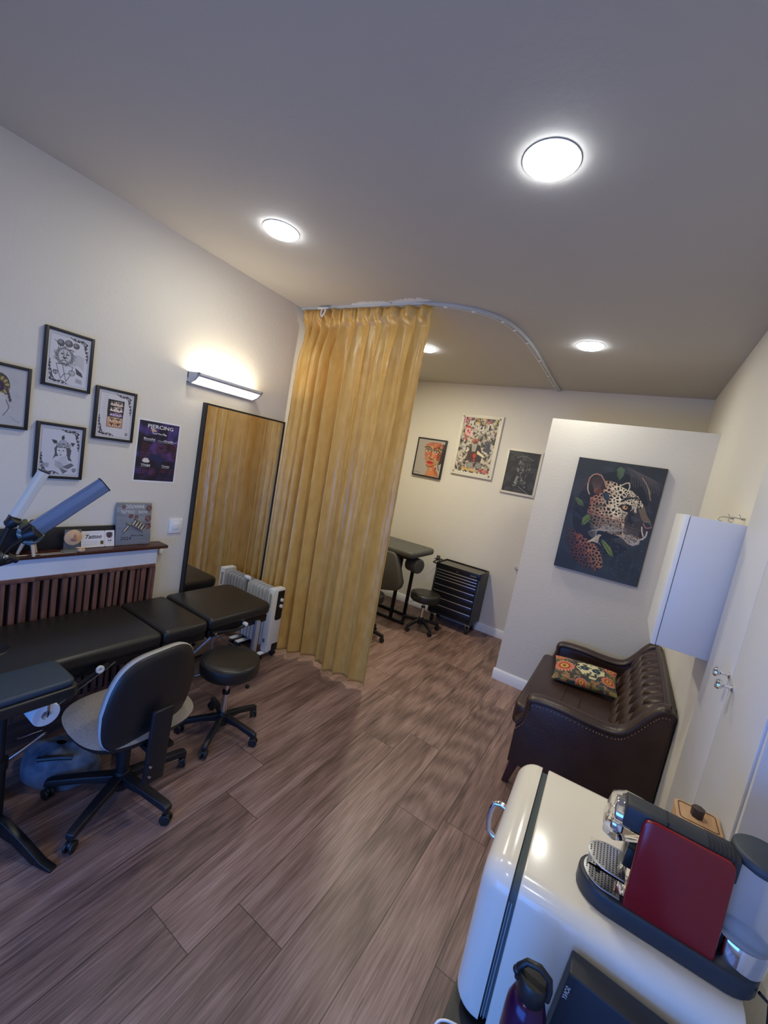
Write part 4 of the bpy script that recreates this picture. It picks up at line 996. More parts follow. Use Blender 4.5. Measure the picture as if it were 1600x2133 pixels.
# ------------------------------------------------------------------ far room: grey treatment chair, drawer cart
g = thing('reclining_treatment_chair', 'dark grey treatment chair with hanging leg section behind the curtain', 'treatment chair', (-2.15, 4.0, 0))
MB().prism(rrect(-2.62, -1.775, 3.74, 4.30, (.04, .06, .06, .04)), XY, .805, .872, .024).build('seat_section', M['olive_vinyl'], g, 60)
MB().prism([(-2.55, .83), (-1.99, .825), (-1.955, .79), (-1.845, .53), (-1.855, .47), (-1.90, .43), (-2.55, .28)], lambda a, b, s: (a, s, b), 3.72, 3.81, .022).build('leg_section', M['olive_vinyl'], g, 60)
MB().cyl((-1.93, 4.0, .705), (-1.775, 3.96, .70), .082, None, 32, .02).build('bolster', M['olive_vinyl'], g, 60)
m = MB(); m.span((-2.55, 3.80, .775), (-1.86, 4.24, .803), .004); m.build('under_frame', M['black_metal'], g)
for (x, y) in ((-2.035, 4.01), (-1.99, 4.26), (-2.50, 4.01), (-2.50, 4.26)):
    MB().span((x-.018, y-.014, .03), (x+.018, y+.014, .80), .003).build('leg', M['black_metal'], g)
for y in (4.01, 4.26): MB().span((-2.56, y-.018, .001), (-1.86, y+.018, .03), .004).build('foot_bar', M['black_metal'], g)

ct = thing('drawer_cart', 'black metal drawer cart with silver pulls against the back wall', 'tool cart', (-1.48, 4.5, 0))
cx0, cx1, cy0, cy1, cz0, cz1 = -1.765, -1.225, 4.375, 4.675, .120, .700
b_ = MB(); b_.span((cx0, cy0+.006, cz0), (cx1, cy1, cz1), .003); b_ = b_.build('cabinet_body', M['graycart'], ct)
MB().span((cx0+.022, cy0+.002, cz0+.02), (cx1-.022, cy0+.007, cz1-.045)).build('drawer_recess', M['black_plastic'], ct)
m = MB()
for (a_, c_) in (((cx0, cy0, cz1), (cx0+.012, cy1, cz1+.022)), ((cx1-.012, cy0, cz1), (cx1, cy1, cz1+.022)), ((cx0, cy1-.012, cz1), (cx1, cy1, cz1+.022)), ((cx0, cy0, cz1-.045), (cx1, cy0+.012, cz1+.014))): m.span(a_, c_, .002)
m.build('top_rim', M['black_metal'], ct)
MB().span((cx0+.012, cy0+.012, cz1+.001), (cx1-.012, cy1-.012, cz1+.004)).build('top_mat', M['cart_mat'], ct)
zz = [.648, .612, .575, .505, .432, .352, .270, .180]; hh = [.028, .028, .030, .062, .062, .068, .072, .080]
top = .652
edges = [.650, .616, .582, .548, .478, .405, .325, .240, .145]
for i in range(8):
    zt_, zb_ = edges[i], edges[i+1]
    d_ = MB().span((cx0+.026, cy0-.004, zb_+.004), (cx1-.026, cy0+.004, zt_), .0015).build('drawer', M['black_metal'], ct)
    m = MB(); m.span((cx0+.030, cy0-.011, zt_-.010), (cx1-.030, cy0-.003, zt_-.001), .002); m.build('drawer_pull', M['alu'], d_)
m = MB(); m.cyl((-1.50, cy0-.004, .675), (-1.50, cy0, .675), .009, None, 16); m.build('lock', M['chrome'], ct)
m = MB(); m.span((-1.345, cy0-.002, .672), (-1.275, cy0, .682)); m.build('name_badge', M['steel'], ct)
for (x, y) in ((cx0+.05, cy0+.05), (cx1-.05, cy0+.05), (cx0+.05, cy1-.05), (cx1-.05, cy1-.05)):
    f = MB(); f.span((x-.028, y-.028, .108), (x+.028, y+.028, .120)); f.prism([(-.020, .108), (.020, .108), (.028, .045), (.012, .040)], lambda a, b, s: (x+s, y+a, b), -.017, -.014); f.prism([(-.020, .108), (.020, .108), (.028, .045), (.012, .040)], lambda a, b, s: (x+s, y+a, b), .014, .017)
    f = f.build('caster_fork', M['chrome'], ct); w_ = MB(); w_.cyl((x-.012, y+.012, .042), (x+.012, y+.012, .042), .041, None, 24, .005); w_.build('caster_wheel', M['black_plastic'], f)
m = MB(); m.tube([(cx0+.01, cy0+.03, .69), (cx0-.05, cy0+.02, .70), (cx0-.06, cy0+.12, .705), (cx0-.05, cy1-.05, .705), (cx0+.01, cy1-.05, .69)], .009, 10); m.build('side_handle', M['black_plastic'], ct)
m = MB(); m.box((cx0-.034, cy0+.10, .742), (.045, .10, .018), .006, (.3, .1, .4)); m.box((cx0-.010, cy0+.02, .752), (.07, .014, .010), .003, (0, -.25, .6)); 
tag(m.build('hair_clipper', M['black_plastic']), 'small black tool lying on the left handle of the drawer cart', 'tool')
dh = thing('door_handle', 'short steel lever handle on the back wall beside the white partition', 'door handle', (-.93, BY, .84))
m = MB(); m.cyl((-.955, BY-.001, .848), (-.955, BY-.045, .848), .010); m.build('spindle', M['steel'], dh)
m = MB(); m.tube([(-.960, BY-.048, .848), (-.86, BY-.048, .842)], .009, 12); m.build('lever', M['alu'], dh)

# ------------------------------------------------------------------ pictures on the back wall and the leopard canvas
def framed_back(label, x0, x1, z0, z1, pic, fw, fd, m, yw, prof=True, cat='picture', inner=.006):
    t = thing('picture_frame', label, cat, ((x0+x1)/2, yw, z0), 'framed pictures on the back wall')
    f = MB(); ya, yb = yw-.001, yw-fd
    f.span((x0, yb, z0), (x0+fw, ya, z1), .002); f.span((x1-fw, yb, z0), (x1, ya, z1), .002)
    f.span((x0+fw, yb, z0), (x1-fw, ya, z0+fw), .002); f.span((x0+fw, yb, z1-fw), (x1-fw, ya, z1), .002)
    if prof:
        g_ = fw*.62
        for (a, b) in (((x0+g_, yb-.003, z0+g_), (x0+fw, yb+.004, z1-g_)), ((x1-fw, yb-.003, z0+g_), (x1-g_, yb+.004, z1-g_)), ((x0+g_, yb-.003, z0+g_), (x1-g_, yb+.004, z0+fw)), ((x0+g_, yb-.003, z1-fw), (x1-g_, yb+.004, z1-g_))): f.span(a, b, .0015)
    f.build('frame', M[m], t)
    printed('print', pic, uvB(x0+fw-.001, x1-fw+.001, z0+fw-.001, z1-fw+.001, yb+inner), M['print'], t)
    return t
def pic_face():
    p = Pic(120, 170, (168, 160, 152)); n = p.noise(8, 5)
    face = [(.30, .14), (.50, .06), (.80, .05), (.96, .14), (.97, .40), (.90, .62), (.80, .70), (.98, .98), (.45, 1.0), (.52, .82), (.44, .70), (.36, .55), (.30, .36)]
    p.poly(face, (196, 146, 108))
    m = p.mask_poly(face); p.put(m & (n > .56), (196, 92, 62), .75); p.put(m & (n < .42), (150, 132, 84), .7)
    p.put(m & (p.U > .78) & (n > .46), (96, 54, 42), .8); p.put(m & (p.V < .16), (184, 84, 70), .6); p.put(m & (p.V > .84), (206, 118, 66), .6)
    p.poly([(.92, .08), (1, .1), (1, .6), (.90, .66), (.93, .36)], (60, 40, 38)); p.curve([(.92, .5), (.88, .66), (.94, .8)], .012, (50, 36, 36))
    for (x, y) in ((.42, .30), (.74, .31)):
        p.ell((x, y), .085, .038, (210, 206, 190)); p.ell((x, y), .04, .036, (70, 84, 70)); p.curve([(x-.1, y-.01), (x, y-.045), (x+.1, y)], .015, (50, 40, 40))
    p.curve([(.28, .22), (.42, .20), (.54, .25)], .022, (62, 66, 62)); p.curve([(.62, .25), (.76, .19), (.90, .24)], .022, (62, 60, 56))
    p.poly([(.50, .27), (.66, .27), (.64, .30), (.52, .30)], (84, 128, 130), .7)
    p.curve([(.56, .30), (.54, .44), (.50, .50), (.60, .53)], .014, (120, 70, 50)); p.poly([(.50, .50), (.66, .50), (.62, .55), (.54, .55)], (150, 76, 60))
    p.poly([(.42, .61), (.55, .57), (.66, .59), (.72, .62), (.60, .67), (.48, .66)], (196, 50, 48)); p.line([(.43, .615), (.71, .62)], .009, (90, 24, 30))
    p.curve([(.44, .70), (.58, .74), (.80, .66)], .014, (110, 60, 44))
    for k in range(26):
        x = p.rng.rand()*.6+.32; y = p.rng.rand()*.9; c = [(206, 84, 56), (222, 176, 120), (78, 108, 104), (60, 44, 44), (226, 120, 70)][k % 5]
        if p.mask_poly(face)[min(169, int(y*170)), min(119, int(x*120))]: p.curve([(x, y), (x+.06, y-.03), (x+.1, y+.04)], .008, c, .8)
    p.curve([(.04, .94), (.14, .92), (.26, .95)], .006, (80, 70, 70)); return p
def pic_collage():
    p = Pic(150, 220, (186, 178, 160)); r = random.Random(31)
    n = p.noise(6, 2); n2 = p.noise(14, 9); n3 = p.noise(22, 6, 2)
    p.poly([(0, 0), (.3, 0), (.3, .10), (0, .16)], (206, 110, 130)); p.poly([(.38, 0), (.66, 0), (.66, .12), (.38, .10)], (222, 178, 100)); p.poly([(.66, 0), (.84, 0), (.80, .10), (.62, .08)], (204, 92, 104)); p.poly([(.80, 0), (1, 0), (1, .12), (.84, .14)], (206, 186, 70))
    p.put((n2 > .56), (120, 112, 104), .8); p.put((n3 > .60), (54, 50, 50), .9); p.put((n3 < .36), (206, 198, 182), .8)
    p.poly([(.08, .14), (.24, .16), (.26, .34), (.10, .34)], (196, 62, 64)); p.put(p.mask_poly([(.08, .14), (.24, .16), (.26, .34), (.10, .34)]) & (n3 > .5), (226, 176, 168))
    p.poly([(.14, .38), (.17, .36), (.20, .38), (.17, .43)], (206, 52, 56)); p.poly([(.26, .20), (.33, .20), (.32, .34), (.26, .34)], (220, 190, 190))
    for k in range(90):
        x, y = r.random(), r.random(); w_, h_2 = .02+.06*r.random(), .01+.03*r.random(); c = r.choice([(40, 38, 42), (60, 56, 56), (230, 226, 216), (196, 90, 80), (90, 86, 84), (214, 180, 120), (74, 84, 110), (170, 160, 148)])
        p.poly([(x, y), (x+w_, y+r.uniform(-.01, .01)), (x+w_*r.random(), y+h_2)], c, .85)
    for k in range(40):
        x, y = r.random(), r.random(); p.curve([(x, y), (x+r.uniform(-.06, .06), y+r.uniform(-.03, .03)), (x+r.uniform(-.1, .1), y+r.uniform(-.05, .05))], .005, r.choice([(34, 32, 36), (240, 236, 226), (180, 70, 64)]))
    for (x, y, s) in ((.56, .17, .065), (.76, .13, .06), (.42, .15, .05), (.24, .10, .06)):      # plain abstract blobs
        p.ell((x, y), s, s*1.2, (214, 206, 196)); p.put(p.mask_ell((x, y), s, s*1.2) & (n3 > .53), (50, 46, 50))
    # a generic seated figure in the middle
    p.ell((.44, .42), .085, .075, (176, 100, 84)); p.ell((.46, .45), .06, .06, (110, 70, 62))
    p.poly([(.34, .50), (.60, .48), (.72, .66), (.70, .78), (.40, .80), (.30, .66)], (58, 52, 58)); p.poly([(.36, .48), (.52, .46), (.50, .62), (.40, .62)], (190, 184, 170), .8)
    p.poly([(.28, .62), (.54, .60), (.56, .80), (.30, .78)], (80, 56, 52)); p.ell((.50, .68), .045, .06, (196, 62, 64)); p.poly([(.47, .74), (.54, .74), (.51, .80)], (196, 60, 62))
    p.poly([(.56, .58), (.76, .66), (.74, .69), (.55, .64)], (226, 212, 176)); p.ell((.42, .86), .10, .09, (150, 146, 140)); p.ell((.66, .85), .10, .09, (140, 138, 134)); p.ring((.42, .86), .10, .09, .012, (50, 48, 52)); p.ring((.66, .85), .10, .09, .012, (46, 46, 52))
    p.poly([(.70, .40), (.88, .40), (.90, .62), (.72, .58)], (60, 64, 84), .8); p.poly([(.20, .90), (.60, .93), (.62, .97), (.20, .95)], (214, 168, 96), .8); p.poly([(.68, .90), (.98, .90), (.98, .97), (.68, .96)], (196, 84, 76), .6)
    return p
def pic_warrior():
    p = Pic(120, 165, (50, 51, 53)); n = p.noise(7, 8); n2 = p.noise(20, 3)
    k = np.clip((n-.5)*1.2, 0, .12)[..., None]; p.a = p.a+k*.5
    c = (128, 128, 128)
    p.curve([(.28, .16), (.48, .10), (.60, .12), (.80, .18)], .008, c); p.curve([(.48, .10), (.56, .16), (.76, .19)], .006, (100, 100, 100)); p.poly([(.44, .12), (.56, .12), (.52, .17), (.46, .18)], (90, 90, 90), .8)
    for q in ([(.46, .17), (.36, .28), (.34, .44), (.42, .54)], [(.56, .18), (.70, .24), (.76, .40), (.68, .52)], [(.42, .54), (.40, .66), (.34, .82)], [(.66, .54), (.66, .68), (.70, .84)], [(.50, .22), (.56, .36), (.52, .46)], [(.60, .24), (.66, .34), (.64, .46)]):
        p.curve(q, .006, (96, 96, 96), .9)
    m = p.mask_poly([(.40, .18), (.66, .18), (.76, .40), (.68, .56), (.72, .86), (.56, .84), (.52, .62), (.42, .84), (.30, .84), (.40, .56), (.34, .40)])
    p.put(m & (n2 > .56), (84, 84, 84), .8); p.put(m & (n2 > .64), (140, 140, 138), .8); p.put(p.mask_poly([(.38, .58), (.48, .60), (.42, .76), (.34, .84)]) & (n2 > .45), (150, 150, 148), .8)
    p.line([(.50, .84), (.86, .99)], .006, (160, 160, 160)); p.ell((.55, .42), .012, .012, (170, 170, 170)); return p
framed_back('black framed colourful painted face portrait, left on the back wall', -2.461, -2.066, 1.645, 2.125, pic_face(), .018, .035, 'black_frame', BY, False, inner=.003)
framed_back('white framed busy street art collage, largest on the back wall', -1.948, -1.438, 1.752, 2.475, pic_collage(), .042, .030, 'white_frame', BY)
framed_back('white framed dark charcoal figure print touching the partition edge', -1.318, -.932, 1.645, 2.142, pic_warrior(), .022, .025, 'white_frame', BY)

def pic_leopard():
    p = Pic(230, 343, (46, 49, 53))
    n = p.noise(5, 2); n2 = p.noise(14, 4); n3 = p.noise(40, 7, 2)
    k = np.clip((n-.45)*.5, 0, .1)[..., None]; p.a = p.a + k*np.array((.3, .45, .55))
    p.put(p.mask_ell((.5, .45), .42, .55), (28, 29, 32), .75)
    # faint foliage texture
    r = random.Random(5)
    for i in range(150):
        x = .46+.52*r.random(); y = .66+.30*r.random()
        if x < .6 and y > .9: continue
        s = .006+.009*r.random(); p.ell((x, y), s, s*.7, r.choice([(58, 68, 76), (50, 66, 62), (74, 84, 92), (44, 54, 70)]), rot=r.random()*3, al=.75)
    for i in range(26):
        x = .48+.42*r.random(); y = .80+.15*r.random(); p.curve([(x, y), (x+r.uniform(-.02, .02), y-.05), (x+r.uniform(-.03, .03), y-.09)], .0025, (58, 72, 66), .7)
    for i in range(12):
        x = .04+.14*r.random(); y = .20+.34*r.random(); p.curve([(x, y), (x+.06, y-.02+.03*r.random()), (x+.12, y+.03)], .005, (52, 62, 82), .6)
    for i in range(9): p.curve([(.05, .33-.018*i+.01), (.12, .30-.014*i), (.20, .24-.012*i)], .004, (86, 66, 66), .5)
    # palm fronds
    for i in range(13):
        t_ = i/12; x0, y0_ = .57+.30*t_, .03+.07*t_
        p.curve([(x0, y0_), (x0+.06+.02*t_, y0_+.06), (x0+.09, y0_+.13+.02*math.sin(i))], .0042, (100, 90, 88), .75)
        p.curve([(x0, y0_), (x0+.10, y0_+.035), (x0+.17-.05*t_, y0_+.09)], .0035, (92, 86, 86), .6)
    p.curve([(.76, .10), (.84, .17), (.90, .27)], .006, (166, 140, 110), .9); p.curve([(.80, .13), (.87, .20), (.885, .245)], .004, (150, 126, 100), .8)
    head = [(.308, .266), (.33, .20), (.372, .172), (.430, .168), (.483, .173), (.56, .185), (.63, .205), (.70, .226), (.76, .255), (.80, .285), (.838, .316), (.865, .345), (.879, .385), (.92, .41), (.965, .446), (.985, .487), (.946, .526), (.949, .575), (.94, .60), (.905, .605), (.90, .645), (.842, .67), (.79, .665), (.745, .644), (.70, .622), (.656, .613), (.564, .608), (.465, .60), (.368, .590), (.30, .55), (.27, .50), (.25, .461), (.26, .40), (.240, .338)]
    hm = p.mask_poly(head)
    f1, f2, idx = p.cells(36, .9, 3); g1, g2, gi = p.cells(24, .9, 8)
    edge = (f2-f1); e2 = (g2-g1)
    fur = np.array((206, 178, 140))/255.; rust_ = np.array((150, 84, 60))/255.; cream = np.array((226, 208, 174))/255.
    w = np.clip((.52-p.U)*3.2, 0, 1)[..., None]; col = cream*(1-w)+rust_*w
    w = np.clip((p.V-.38)*4, 0, 1)[..., None]*.45; col = col*(1-w)+np.array((150, 120, 100))/255.*w
    big = p.V*0+ ((p.U < .62) & (p.V < .62))
    ed = np.where(big > 0, e2, edge)
    spots = ed > .34
    img = np.where(spots[..., None], np.array((30, 24, 24))/255., col*(.75+.5*n3[..., None]))
    m = hm.astype(float)[..., None]; p.a = p.a*(1-m)+img*m
    # dark lower cheek and neck
    low_ = p.mask_poly([(.26, .44), (.45, .47), (.66, .49), (.70, .60), (.56, .62), (.36, .60), (.27, .54)])
    p.put(low_, (34, 28, 28), .35)
    for i in range(12): p.curve([(.28+.03*i, .47+.004*i), (.36+.03*i, .455+.01*(i % 3)), (.46+.03*i, .50)], .0045, (170, 130, 104), .65)
    # muzzle
    mz = [(.70, .40), (.78, .35), (.865, .345), (.879, .385), (.92, .41), (.965, .446), (.985, .487), (.946, .526), (.949, .575), (.90, .60), (.76, .57), (.70, .52), (.68, .46)]
    p.poly(mz, (60, 52, 46), .95); p.put(p.mask_poly([(.80, .36), (.865, .345), (.92, .41), (.965, .446), (.93, .47), (.86, .44)]), (132, 112, 86), .8)
    p.poly([(.71, .394), (.76, .40), (.80, .46), (.78, .50), (.72, .48)], (34, 30, 30), .9); p.put(p.mask_poly([(.74, .42), (.84, .44), (.88, .50), (.78, .51)]) & (n2 > .5), (70, 78, 84), .7)
    p.poly([(.885, .455), (.95, .455), (.985, .487), (.946, .520), (.90, .505)], (58, 50, 56)); p.curve([(.89, .47), (.93, .50), (.985, .487)], .006, (196, 140, 130), .8); p.curve([(.885, .455), (.94, .452), (.98, .475)], .004, (120, 150, 156), .7)
    p.poly([(.70, .515), (.80, .52), (.88, .525), (.925, .572), (.86, .60), (.76, .585)], (96, 84, 76), .9)
    for i in range(5): p.curve([(.70, .525+.012*i), (.78, .535+.012*i), (.87, .537+.011*i), (.905, .545+.008*i)], .0052, (26, 22, 24)); p.curve([(.70, .530+.012*i), (.78, .541+.012*i), (.87, .543+.011*i)], .0022, (176, 160, 146), .8)
    p.curve([(.884, .50), (.90, .54), (.925, .575)], .006, (230, 218, 206)); p.curve([(.95, .53), (.945, .575), (.90, .607)], .007, (214, 208, 206))
    p.poly([(.76, .62), (.84, .61), (.90, .61), (.90, .645), (.842, .67), (.79, .665)], (186, 176, 168), .85); p.put(p.mask_poly([(.76, .62), (.84, .61), (.88, .62), (.84, .65), (.79, .655)]) & (n3 > .5), (90, 82, 80), .7)
    # eye
    p.poly([(.575, .372), (.61, .345), (.68, .335), (.73, .35), (.72, .385), (.70, .41), (.64, .40)], (28, 24, 26)); p.ell((.655, .366), .030, .026, (206, 150, 96)); p.ell((.665, .362), .011, .012, (24, 20, 20)); p.ell((.648, .358), .007, .005, (240, 226, 200))
    p.curve([(.60, .376), (.64, .400), (.695, .408)], .006, (224, 206, 178)); p.curve([(.57, .345), (.63, .325), (.72, .332)], .006, (230, 214, 184)); p.poly([(.745, .35), (.775, .345), (.79, .395), (.765, .39)], (214, 196, 176)); p.poly([(.742, .352), (.758, .35), (.77, .385)], (120, 140, 140), .8)
    for i in range(7): p.curve([(.60+.02*i, .315-.006*i), (.64+.02*i, .29-.004*i), (.66+.022*i, .26+.006*i)], .0055, (30, 24, 24), .9)
    # ears
    ear = [(.222, .308), (.19, .27), (.178, .22), (.182, .17), (.21, .138), (.25, .124), (.307, .130), (.36, .176), (.393, .225), (.352, .276), (.283, .316)]
    p.poly(ear, (40, 32, 32)); 
    for i in range(20): a_ = i/20*PI*1.3; p.curve([(.28, .28), (.28-.05*math.cos(a_), .22-.03*math.sin(a_)), (.285-.085*math.cos(a_), .215-.075*math.sin(a_))], .0035, (110, 84, 70), .6)
    p.line([ear[i] for i in range(1, 9)], .007, (176, 130, 104)); p.line(ear[0:3], .006, (200, 176, 150)); p.ell((.31, .27), .05, .04, (140, 76, 56), al=.6)
    p.poly([(.545, .196), (.60, .165), (.635, .158), (.650, .190), (.645, .218)], (28, 24, 26)); p.line([(.545, .196), (.60, .165), (.635, .158), (.652, .19), (.645, .218)], .007, (206, 190, 160))
    # whiskers
    for i in range(13): p.curve([(.72-.01*i, .56+.002*i), (.56-.02*i, .545+.007*i), (.32+.015*i, .585+.012*i)], .0026, (176, 166, 158), .8)
    for i in range(9): p.curve([(.78+.005*i, .58), (.70+.01*i, .62+.003*i), (.60+.025*i, .655+.006*i)], .0024, (150, 142, 138), .75)
    for i in range(6): p.line([(.85, .34+.006*i), (.90+.01*i, .31+.012*i)], .002, (120, 114, 110), .7)
    # shoulder
    body = [(.032, .606), (.10, .625), (.18, .655), (.26, .672), (.323, .696), (.40, .72), (.464, .743), (.528, .811), (.56, .86), (.577, .897), (.499, .976), (.42, .97), (.364, .954), (.30, .93), (.242, .912), (.18, .87), (.118, .804), (.08, .76), (.058, .716)]
    bm_ = p.mask_poly(body); w = np.clip((p.U-.12)*2.2, 0, 1)[..., None]; col = np.array((120, 58, 46))/255.*(1-w)+np.array((206, 150, 104))/255.*w
    fade_ = np.clip(1-(p.V-.72)*2.2-(.3-p.U)*.8, .25, 1)[..., None]
    img = np.where(((e2 > .30))[..., None], np.array((28, 22, 24))/255., col*(.75+.5*n3[..., None])*fade_); m = bm_.astype(float)[..., None]; m = m*np.clip(p.U*5-.1+.5*(n2-.5), 0, 1)[..., None]*np.clip((1.02-p.V)*7+2*(n2-.5), .15, 1)[..., None]; p.a = p.a*(1-m)+img*m
    ch_ = [(.20, .652), (.315, .668), (.403, .676), (.459, .633), (.484, .660), (.470, .70), (.451, .733), (.373, .715), (.30, .690)]
    p.poly(ch_, (34, 28, 28)); 
    for i in range(9): p.curve([(.34+.012*i, .72-.010*i), (.39+.010*i, .705-.008*i), (.455, .71-.009*i)], .0045, (222, 206, 178))
    # leaves
    for (q, c_) in (([(.218, .586), (.213, .522), (.254, .484), (.303, .493), (.293, .541), (.253, .579)], (110, 128, 66)), ([(.051, .360), (.098, .355), (.158, .375), (.195, .423), (.125, .415)], (92, 112, 70)), ([(.461, .066), (.496, .035), (.550, .050), (.555, .105), (.519, .152), (.479, .109)], (84, 104, 74)),
                    ([(.478, .669), (.535, .685), (.612, .725), (.670, .803), (.601, .782), (.518, .718)], (122, 140, 70)), ([(.368, .274), (.43, .263), (.465, .307), (.455, .349), (.399, .324)], (46, 66, 76)), ([(.29, .53), (.33, .52), (.345, .545), (.31, .565)], (74, 90, 66)), ([(.30, .40), (.38, .375), (.43, .375), (.36, .415)], (110, 108, 76))):
        p.poly(q, c_, .95); a_ = q[0]; far = max(q, key=lambda z: (z[0]-a_[0])**2+(z[1]-a_[1])**2); p.line([a_, far], .003, tuple(int(v*.45) for v in c_))
        for i in range(1, 6):
            cx_, cy_ = a_[0]+(far[0]-a_[0])*i/6, a_[1]+(far[1]-a_[1])*i/6; dx, dy = (far[1]-a_[1])*.30, -(far[0]-a_[0])*.30
            for sg in (1, -1):
                e_ = (cx_+sg*dx+(far[0]-a_[0])*.12, cy_+sg*dy+(far[1]-a_[1])*.12)
                p.line([(cx_, cy_), e_], .0016, tuple(int(v*.5) for v in c_), .8)
    return p
lp_ = thing('leopard_canvas', 'large dark canvas painting of a leopard head among leaves on the partition', 'painting', (-.15, 3.69, 1.155))
lx0, lx1, lz0, lz1 = -.452, .155, 1.150, 2.058
MB().span((lx0, 3.655, lz0), (lx1, 3.689, lz1), .002).build('canvas', mat('canvas_edge', rgb(30, 33, 38), .7), lp_)
printed('print', pic_leopard(), uvB(lx0+.001, lx1-.001, lz0+.001, lz1-.001, 3.6542), M['print'], lp_)

# ------------------------------------------------------------------ leather sofa
sf = thing('leather_sofa', 'dark brown buttoned leather sofa with studded arms against the right wall', 'sofa', (.05, 3.0, 0))
SY0, SY1 = 2.42, 3.60
armprof = [(-.300, .150), (-.300, .385), (-.268, .430), (-.256, .480), (-.250, .545), (-.240, .570), (-.10, .572), (.06, .566), (.16, .572), (.215, .600), (.262, .665), (.300, .730), (.335, .775), (.375, .788), (.398, .785), (.398, .150)]
def smoothprof(P, keep=(0, 1, -2, -1)):
    return P
for (a, b, nm) in ((SY0, SY0+.085, 'arm_near'), (SY1-.085, SY1, 'arm_far')):
    arm = MB().prism([(x, z) for x, z in armprof], lambda p_, q_, s: (p_, s, q_), a, b, .010).build('arm', M['leather'], sf, 50)
    # rolled padding along the top of the arm
    top = crom([Vector((x, 0, z)) for x, z in [(-.296, .390), (-.266, .436), (-.252, .500), (-.240, .556), (-.10, .572), (.06, .566), (.16, .572), (.215, .600), (.262, .665), (.300, .730), (.335, .775), (.372, .785)]], 8)
    yc = (a+b)/2; m = MB(); rings = []
    for i, q in enumerate(top):
        d = (top[min(i+1, len(top)-1)]-top[max(i-1, 0)]).normalized(); n_ = Vector((-d.z, 0, d.x)); rings.append([m.bm.verts.new(q+Vector((0, yc, 0))+n_*(.024*math.sin(k*2*PI/16))+Vector((0, (.050)*math.cos(k*2*PI/16), 0))) for k in range(16)])
    for A, B in zip(rings[:-1], rings[1:]):
        for k in range(16): m.bm.faces.new((A[k], A[(k+1) % 16], B[(k+1) % 16], B[k]))
    m.bm.faces.new(rings[0][::-1]); m.bm.faces.new(rings[-1]); m.build('arm_roll', M['leather'], arm, 60)
    if nm == 'arm_near':
        m = MB(); L = 0; step = .0125; last = None
        for q in top:
            if last is None or (q-last).length >= step:
                d_ = .026; m.sph((q.x+.004, a-.002, q.z-d_), .0042, 6); last = q
        m.build('nailhead_trim', mat('nail_brass', rgb(176, 140, 112), .3, .9), arm, 80)
m = MB(); m.span((-.298, SY0+.08, .150), (.25, SY1-.08, .335), .02); m.build('seat_base', M['leather'], sf, 50)
m = MB(); m.prism(rrect(-.345, .235, SY0+.088, SY1-.088, (.05, .02, .02, .05)), XY, .330, .462, .035); cush = m.build('seat_cushion', M['leather'], sf, 60)
m = MB()
for x in (-.02, -.12):
    m.tube([(x, SY0+.10, .461), (x+.004, 3.0, .463), (x, SY1-.10, .461)], .004, 6)
m.build('welt_seam', M['leather'], cush, 60)
# deep-buttoned back: u along y, v up the slope
NB_U, NB_V = 8, 3.2
def backf(u, v):
    y = SY0+.082+(SY1-SY0-.164)*u
    s = v; x = .185+.145*s; z = .452+.335*s
    if v > .86: k = (v-.86)/.14; x = .185+.145*.86+.07*k+.0; z = .452+.335*.86+.047*math.sin(k*PI/2)+.0
    a_ = (u*NB_U+s*NB_V*.5*1.0)*PI; b_2 = (u*NB_U-s*NB_V*.5*1.0)*PI
    puff = (abs(math.sin(a_)*math.sin(b_2)))**.42
    amp = .034*min(1, (1-v)*5)*min(1, u*14)*min(1, (1-u)*14)
    bx = -.92*amp*puff; bz = .38*amp*puff
    return (x+bx, y, z+bz)
m = MB().grid(backf, 220, 90)
# lower rolls continue into a smooth top edge and the rear panel
bkp = m.build('buttoned_back', M['leather'], sf, 80)
m = MB(); m.prism([(.20, .34), (.20, .46), (.325, .742), (.352, .780), (.398, .788), (.398, .15), (.25, .15)], lambda p_, q_, s: (p_+.004, s, q_-.004), SY0+.080, SY1-.080, .004); m.build('back_frame', M['leather'], sf, 50)
m = MB(); m.tube([(.362, SY0+.06, .790), (.366, 3.0, .792), (.362, SY1-.06, .790)], .016, 12); m.build('top_roll', M['leather'], bkp, 60)
r_ = 0
for j in range(0, 4):
    s = j*2/NB_V/2.0 if False else j/NB_V
    for i in range(0, NB_U+1):
        u = (i + (.5 if j % 2 else 0))/NB_U
        if u < .03 or u > .97 or s < .05 or s > .9: continue
        if (j % 2 == 1) != (abs(u*NB_U-round(u*NB_U)) > .25): continue
        q = backf(u, s); MB().sph((q[0]-.004, q[1], q[2]+.002), .008, 8, (.5, 1, 1)).build('button', M['leather'], bkp); r_ += 1
for (x, y) in ((-.262, SY0+.045), (-.262, SY1-.045), (.34, SY0+.045), (.34, SY1-.045)):
    s_ = -.03 if x < 0 else .02
    MB().prism([(-.027, -.027), (.027, -.027), (.027, .027), (-.027, .027)], lambda a, b, q: (x+a*(.62+.38*q)+s_*(1-q), y+b*(.62+.38*q), .001+.150*q), 0, 1, .003).build('leg', M['wood_leg'], sf)

